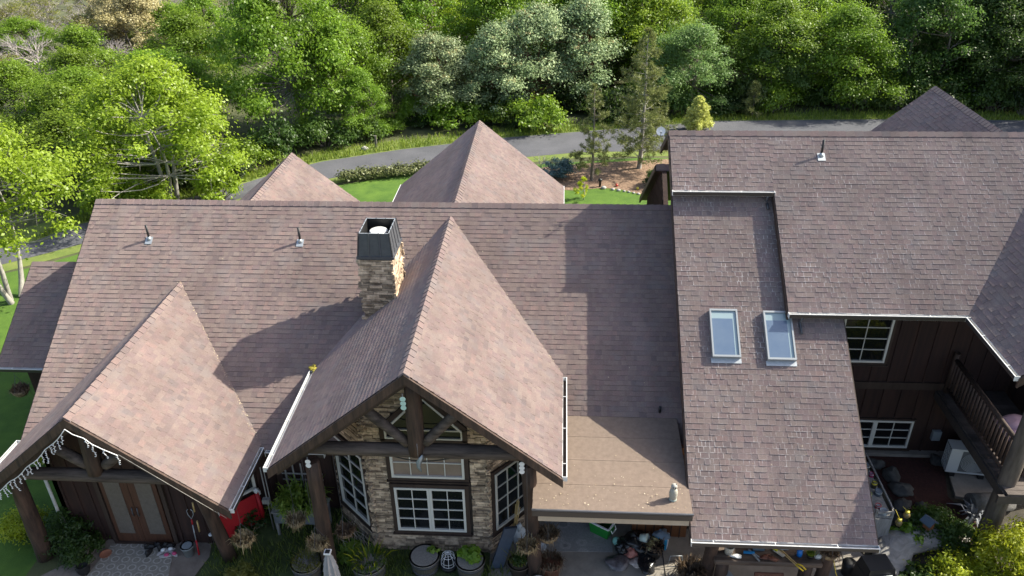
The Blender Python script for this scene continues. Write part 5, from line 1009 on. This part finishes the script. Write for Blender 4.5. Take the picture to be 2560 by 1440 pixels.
# driftwood, birdhouse, rocks, shelf
mb = MB(); r = random.Random(9); mb.tube([(6.95, 11.75, .05), (7.15, 12.25, .22), (7.5, 12.75, .38), (8.0, 13.0, .34), (8.6, 13.1, .22), (9.1, 13.0, .1)], [.34, .34, .36, .34, .30, .2], 14, 0, True, 0, .2, r); tag(mb.build('driftwood_log', mat('silver_driftwood', (.16, .15, .14), .9, (.38, .365, .345), 3, .9, 10, (.6, .6, 3)), loc=(7.6, 12.5, 0), world=True), 'big silvery driftwood log curving beside the patio corner', 'log')
bpy.data.objects['driftwood_log'].scale.z = .55
root = thing('birdhouse', (8.15, 13.0, .52), 'small birdhouse with a blue grey roof perched on the driftwood log', 'birdhouse', rz=.5); mb = MB(); mb.box((0, 0, .08), (.16, .15, .18)); mb.build('box', ORANGE, root, local=True); mb = MB(); mb.prism([(-.14, -.12, .16), (0, -.12, .26), (.14, -.12, .16), (.14, -.12, .13), (0, -.12, .23), (-.14, -.12, .13)], (0, .26, 0)); mb.build('roof', mat('slate_blue', (.06, .09, .13), .7), root, local=True)
RK = mat('dark_rock', (.04, .039, .037), .9, (.10, .097, .09), 4, .5, 18)
for i, (x, y, s) in enumerate(((7.95, 15.5, .22), (8.2, 15.1, .26), (8.25, 14.6, .28), (8.1, 14.1, .24), (7.95, 13.6, .26), (8.55, 14.15, .14), (9.5, 15.7, .2), (7.7, 13.1, .25))):
    mb = MB(); mb.blob((0, 0, s*.3), (s, s*.75, s*.5), 0, 12, 8, .14, i+20); tag(mb.build('border_rock', RK, loc=(x, y, 0), rz=i*1.3), 'dark flat rock bordering the red mulch bed by the right wall', 'rock', 'border rocks of the red mulch bed')
root = thing('potting_shelf', (7.12, 13.9, 0), 'narrow grey potting shelf loaded with cans beside the low roof edge', 'shelf'); mb = MB(); mb.box((0, 0, .82), (.36, 1.9, .04)); mb.box((0, -.98, .4), (.36, .03, .8)); mb.build('shelf_board', GREYW, root, local=True); mb = MB(); mb.bar((.19, -.95, 1.0), (.19, .95, 1.0), .03, .04); mb.bar((-.15, -.97, .96), (.19, -.97, 1.0), .03, .04); mb.build('rail', GREYW, root, local=True)
for x in (-.16, .18):
    for y in (-.93, .93): mb = MB(); mb.box((x, y, .51), (.05, .05, 1.02)); mb.build('leg', GREYW, root, local=True)
cans = [((7.2, 14.72), .07, .16, (.55, .55, .62), 'white and violet paint can at the far end of the potting shelf'), ((7.05, 14.5), .09, .10, (.30, .33, .35), 'squat grey tin left at the far end of the shelf'), ((7.22, 14.45), .08, .15, (.09, .09, .09), 'open dark can with grey rim on the shelf'), ((7.26, 14.2), .05, .10, (.40, .03, .14), 'small magenta pot on the shelf'), ((7.08, 14.15), .07, .12, (.04, .04, .045), 'black jar in the middle of the shelf'), ((7.2, 13.85), .06, .18, (.08, .07, .05), 'dark bottle with yellow band on the shelf'), ((7.22, 13.62), .08, .12, (.10, .13, .17), 'blue grey tub in the near half of the shelf'), ((7.02, 13.55), .04, .1, (.45, .42, .05), 'little yellow pot on the shelf edge'), ((7.08, 13.2), .06, .1, (.40, .03, .04), 'red tin near the front of the shelf'), ((7.15, 13.05), .09, .08, (.35, .38, .42), 'round pale dish at the near end of the shelf')]
for i, ((x, y), q, h, c, l) in enumerate(cans):
    mb = MB(); mb.lathe([(q, 0), (q, h), (q*.9, h), (q*.85, h*.75), (0, h*.75)], n=14); mb.lathe([(q*1.02, h*.55), (q*1.02, h*.8)], n=14, mat=1); tag(mb.build('can', [mat('can_paint_%d' % i if False else 'can_paint', c, .45), bpy.data.materials['yellow_plastic'] if i == 5 else LEAD], loc=(x, y, .84)), l, 'can')
for i, (x, y, z) in enumerate(((7.45, 12.9, .72), (7.62, 13.0, .86))):
    mb = MB(); mb.blob((0, 0, 0), (.075, .075, .085), 0, 14, 9, 0); mb.lathe([(.045, .07), (.045, .11), (0, .11)], n=10, mat=1); mb.tube([(0, 0, .1), (-.15+i*.02, 0, 1.0-z+.1+.0)], .005, 4, 1); tag(mb.build('glass_float', [mat('amber_glass', (.16, .12, .05), .1), bpy.data.materials['yellow_plastic']], loc=(x, y, z)), ['lower', 'upper'][i]+' of two dim glass lanterns hung at the near end of the potting shelf', 'lantern')
# air conditioner, meter box, stump, silver plant
root = thing('air_conditioner', (9.98, 15.3, .07), 'pale grey outdoor air conditioner on the concrete pad below the balcony', 'air conditioner', rz=-.12); ACM = mat('ac_case', (.50, .51, .51), .5); mb = MB(); mb.box((0, 0, .46), (.98, .36, .72)); mb.build('case', ACM, root, local=True)
mb = MB()
for k in range(9): q = .29*(k+1)/9; mb.tube([(.08+math.cos(t*.3142)*q, -.19, .46+math.sin(t*.3142)*q) for t in range(21)], .006, 4, 0, False)
mb.box((.08, -.181, .46), (.62, .004, .62), 1); mb.build('fan_grille', [ACM, mat('grille_dark', (.10, .105, .11), .6)], root, local=True); mb = MB()
for k in range(7): mb.box((-.495, 0, .18+k*.09), (.012, .32, .02))
for k in range(5): mb.box((-.497, -.14+k*.07, .46), (.012, .015, .62))
mb.box((-.491, 0, .46), (.003, .33, .66), 1); mb.build('side_coil', [ACM, bpy.data.materials['grille_dark']], root, local=True)
for s in (-1, 1): mb = MB(); mb.box((s*.33, 0, .05), (.12, .42, .1)); mb.build('foot', BLACKP, root, local=True)
mb = MB(); mb.box((0, 0, 0), (.20, .10, .27)); tag(mb.build('meter_box', PLGREY, loc=(9.45, 15.96, .65)), 'pale electrical box on the dark wall beside the air conditioner', 'electrical box')
mb = MB(); mb.tube([(-.45, 0, .2), (.5, .1, .2)], [.24, .21], 14, 0, True, 0, .06, random.Random(3)); tag(mb.build('log_stump', mat('cut_log', (.06, .055, .05), .9, (.20, .19, .175), 4, .5, 14), loc=(10.05, 14.1, 0)), 'short dark cut log lying in front of the air conditioner pad', 'log')
root = thing('silver_plant', (9.55, 13.75, 0), 'spiky silver leaved plant at the edge of the red mulch', 'plant'); stalks(root, .03, 70, .05, .42, leaf_mat('silver_leaf', (.17, .18, .20), (.34, .35, .38), .1), 8, .022, .5, 'leaves', 1.4)
root = thing('rusty_plant', (9.5, 13.35, 0), 'small rust red leafed plant in front of the silver plant', 'plant'); leafy(root, .02, .12, .2, 3, 16, .09, leaf_mat('rust_leaf', (.25, .06, .02), (.40, .12, .05), .2), 3, 'leaves')
# shrubs at lower right and lower left
def shrub(seed, x, y, R, H, ncl, per, leaf, m, label, asp=.5, z=0, name='shrub', rc=None): return once(bush(name, seed, R, H, ncl, per, leaf, m, rc, asp=asp), x, y, label, 'shrub', z=z)
shrub(101, 9.45, 11.95, .95, 1.95, 60, 210, .085, L_LIME, 'bright lime green feathery shrub at the right edge below the balcony', .4, rc=.28)
shrub(102, 8.3, 11.45, .95, 1.1, 46, 180, .08, L_LIME, 'sprawling lime green shrub at the bottom edge right of the driftwood', .4, rc=.26)
shrub(103, 9.6, 11.2, .8, 1.3, 40, 180, .08, L_LIME, 'yellow green shrub in the bottom right corner', .4, rc=.25)
shrub(104, 7.55, 11.65, .5, .62, 24, 70, .11, L_BUSH, 'dark ivy like shrub in front of the driftwood log', .8)
shrub(105, 8.5, 13.3, .6, .7, 26, 110, .08, L_OAKD, 'dusky green shrub behind the driftwood log'); shrub(106, 7.7, 12.95, .35, .6, 14, 36, .12, L_OAK, 'broad leafed vine beside the potting shelf', .85); shrub(107, 8.9, 12.75, .6, .8, 22, 120, .08, L_OAKD, 'dim green shrub between driftwood and lime shrub')
shrub(108, -10.75, 12.15, .62, 1.15, 34, 190, .07, L_BUSH, 'dark rounded evergreen shrub beside the entry at left'); shrub(109, -10.35, 11.75, .42, .8, 20, 170, .07, L_BUSH, 'smaller dark shrub in front of the rounded evergreen by the path')
shrub(110, -12.1, 12.35, .55, .8, 26, 170, .07, L_LIME, 'lime green shrub at the bottom left edge behind the log post'); shrub(111, -12.8, 15.0, .55, .75, 22, 140, .08, L_LIME, 'yellow green shrub below the small side roof')
shrub(112, -6.6, 11.15, .42, .55, 22, 120, .06, L_OLIVE, 'golden green heather mound beside the right post of the entry porch'); shrub(113, -6.9, 12.75, .4, .6, 18, 90, .08, L_BUSH, 'trailing dark shrub in front of the red board'); shrub(114, -4.45, 12.1, .32, .35, 14, 60, .09, L_GRASS, 'low leafy plant at the left foot of the bay')
mb = MB(); r = random.Random(31)
for _ in range(26): p = V((r.uniform(-.3, .3), r.uniform(-.2, .3), 0)); mb.tube(bez(p, p+V((r.uniform(-.35, .35), r.uniform(-.3, .2), r.uniform(.3, .8))), r, .1, 4), [.008, .007, .006, .004, .003], 4, 0, False)
tag(mb.build('dead_vine', TWIG, loc=(-4.25, 12.25, 0)), 'tangle of dead twigs at the left corner of the stone bay', 'vine')
root = thing('black_urn', (-10.15, 11.35, 0), 'dark round pot at the foot of the shrub by the entry path', 'pot'); mb = MB(); mb.lathe([(.10, 0), (.14, .12), (.11, .22), (.12, .24), (.09, .22), (0, .2)], n=16); mb.build('body', BLACKP, root, local=True)
# hanging ornaments under the big gable
def discs(x, y, z, n, m, label):
    root = thing('disc_chime', (x, y, z), label, 'wind chime')
    mb = MB(); mb.tube([(0, 0, .12), (0, 0, -.1*n)], .003, 4); mb.build('string', LEAD, root, local=True)
    for k in range(n): mb = MB(); mb.tube([(0, -.008, -.095*k), (0, .0, -.095*k)], .052, 16); mb.build('disc', m, root, local=True)
discs(-2.70, 11.05, 5.18, 3, mat('pale_jade_disc', (.42, .60, .54), .35), 'three pale jade discs hanging under the gable peak'); discs(-4.68, 11.2, 3.52, 2, WHP, 'two white discs hanging at the left post of the big gable'); discs(-.62, 11.2, 3.62, 3, WHP, 'three white discs hanging at the right post of the big gable')
root = thing('bird_mobile', (-2.58, 11.3, 3.6), 'grey and blue metal fish or bird mobile hanging before the upper bay window', 'mobile'); mb = MB(); mb.tube([(.08, 0, .08), (.05, 0, .0), (0, 0, -.1), (-.01, 0, -.22), (.04, 0, -.34)], [.008, .035, .05, .035, .01], 8); mb.build('body', mat('blue_grey_metal', (.18, .24, .30), .35, (.40, .42, .44), 10, metal=.4), root, local=True); mb = MB(); mb.prism([(-.02, 0, -.05), (.10, 0, .07), (.12, 0, .0), (.02, 0, -.2)], (0, .012, 0)); mb.build('wing', DKMET, root, local=True); mb = MB(); mb.tube([(0, 0, .0), (0, 0, .35)], .003, 4); mb.build('string', LEAD, root, local=True)
mb = MB(); mb.tube([(-3.35+1.5*t/8, 11.75, 3.28-.16*math.sin(math.pi*t/8)) for t in range(9)], .012, 6); tag(mb.build('cable', BLACKP, loc=(-2.6, 11.75, 3.2), world=True), 'black cable drooping across the upper bay window', 'cable')
# icicle string lights on the entry gable
root = thing('string_lights', (XL, YFL-.1, ZL-.3), 'white icicle string lights hanging along the entry gable edge', 'string lights'); r = random.Random(4); mb = MB(); pts = []
for t in range(25): q = t/24; x = -q*(WL-.1); pts.append(V((x, 0, -SG*q*(WL-.1)+.10-.10*math.sin(q*math.pi)-.05*abs(math.sin(q*math.pi*5)))))
right = [V((0, 0, .10)), V((.12, 0, -.02)), V((.3, 0, -.10)), V((.42, 0, -.24)), V((.6, 0, -.36)), V((.85, 0, -.50))]
mb.tube(pts, .009, 5); mb.tube(right, .009, 5); mb.build('cord', WHP, root, local=True); BUL = mat('clear_bulb', (.80, .80, .82), .25)
for i, p in enumerate(pts[1:-1:1]+right[2:]):
    mb = MB(); L = r.choice((.14, .22, .30, .18)); z = 0; q = V(p); 
    while z < L:
        n = q+V((r.uniform(-.018, .018), r.uniform(-.01, .01), -.045)); mb.tube([q, n], .006, 4, 0, False); mb.tube([n, n+V((r.choice((-.028, .028)), 0, r.uniform(-.005, .02)))], [.008, .006], 5); q = n; z += .045
    mb.build('strand', BUL, root, local=True)
mb = MB(); a = V((XL+.85, YFL-.075, ZL-.80)); mb.tube([a, V((XL+WL-.05, YFL-.08, le-.16))], .005, 5); tag(mb.build('light_cable', TWIG, loc=a, world=True), 'thin pale cable running down the right barge board of the entry gable', 'cable')
# satellite dish, wall lamp, cameras, daybed
root = thing('satellite_dish', (2.36, 18.3, 7.42), 'round white satellite dish on a thin arm at the left end of the right ridge', 'satellite dish'); mb = MB(); prf = [(0, 0), (.045, .003), (.08, .013), (.105, .026)]; N_ = V((-.1, -.93, .35)).normalized(); tx = N_.cross(V((0, 0, 1))).normalized(); ty = tx.cross(N_); b0_ = 0
for q, h in prf:
    for j in range(22): a = 2*math.pi*j/22; mb.v.append(tuple(V((0, 0, .24))+tx*(math.cos(a)*q)+ty*(math.sin(a)*q)+N_*h))
for i in range(3):
    for j in range(22): mb.idx(0, (i*22+j, i*22+(j+1) % 22, (i+1)*22+(j+1) % 22, (i+1)*22+j))
mb.build('reflector', WHP, root, local=True); mb = MB(); mb.tube([(0, .0, .10), N_*.2+V((0, 0, .20))], .01, 5); mb.box(N_*.2+V((0, 0, .21)), (.04, .05, .05)); mb.build('feed_arm', LEAD, root, local=True); mb = MB(); mb.tube([(.24, .02, .10), (.02, .03, .14), (0, .02, .23)], .014, 6); mb.build('mount', LEAD, root, local=True)
mb = MB(); mb.box((0, 0, 0), (.10, .14, .12)); mb.lathe([(.05, 0), (.04, .05)], (0, -.02, -.1), 10, 1); tag(mb.build('wall_lamp', [mat('brass_lamp', (.22, .17, .11), .4), WHP], loc=(10.76, 15.3, 3.1)), 'small square wall lamp under the wing eave above the balcony', 'lamp')
root = thing('daybed', (10.15, 13.75, 2.03), 'daybed with pink and blue grey cushions on the balcony', 'daybed'); mb = MB(); mb.box((0, 0, .16), (.95, 1.5, .30)); mb.build('frame', WOODD, root, local=True); mb = MB(); mb.box((0, 0, .36), (.9, 1.45, .12)); mb.build('mattress', mat('pink_cushion', (.42, .27, .33), .9, (.48, .32, .38), 4), root, local=True)
for k, (x, y, m_) in enumerate(((-.1, .5, 'pink_cushion'), (.1, -.1, None))): mb = MB(); mb.blob((x, y, .44), (.34, .28, .08), 0, 14, 8, .08, k+3); mb.build('pillow', bpy.data.materials[m_] if m_ else mat('slate_blue_cushion', (.10, .12, .19), .9), root, local=True)

# moss and litter caught in the valleys and on the slopes
r = random.Random(12); mb = MB()
def speck(p, n, q): 
    a = rdir(r); a = (a-n*a.dot(n)).normalized()*q; b = n.cross(a)*r.uniform(.4, .9); p = p+n*.024; mb.face([p-a, p+b, p+a, p-b], 0, r.random())
nM, nE = V((0, -SM, 1)).normalized(), V((SG, 0, 1)).normalized()
for xr_, zr_, zl_, k in ((XL, ZL, le, 150), (XG, ZG, ge, 60)):
    for _ in range(k):
        z = zl_+(zr_-zl_)*r.random(); x = xr_+(zr_-z)/SG; y = YR-(ZR-z)/SM; d = abs(r.gauss(0, .05)); speck(V((x-d, y-d*.3, z+d*SG)), nE, r.uniform(.006, .016))
for _ in range(60): x, y = r.uniform(-11, 2.4), r.uniform(13.2, 17.8); speck(V((x, y, mz(y)))+nM*.006, nM, r.uniform(.006, .016))
for _ in range(60): x, y = r.uniform(2.7, 5.9), r.uniform(11, 16.5); speck(V((x, y, lo(y)))+nM*.006, nM, r.uniform(.006, .016))
for _ in range(80): x, y = r.uniform(-.3, 2.5), 11.05+abs(r.gauss(0, .5)); speck(V((x, y, zf0+(y-10.99)*.058)), V((0, -.06, 1)).normalized(), r.uniform(.006, .018))
tag(mb.build('leaf_litter', leaf_mat('litter', (.30, .22, .13), (.60, .52, .38), .1, 0)), kind='stuff')
mb = MB()
for k in range(7): mb.blob((XG-WG-.03+r.uniform(-.05, .08), 14.34+r.uniform(-.1, .08), ge+r.uniform(-.02, .05)), (.05, .06, .04), 0, 8, 6, .25, k)
mb.build('moss', mat('yellow_moss', (.20, .17, .02), .95, (.36, .30, .05), 20, .5), house)
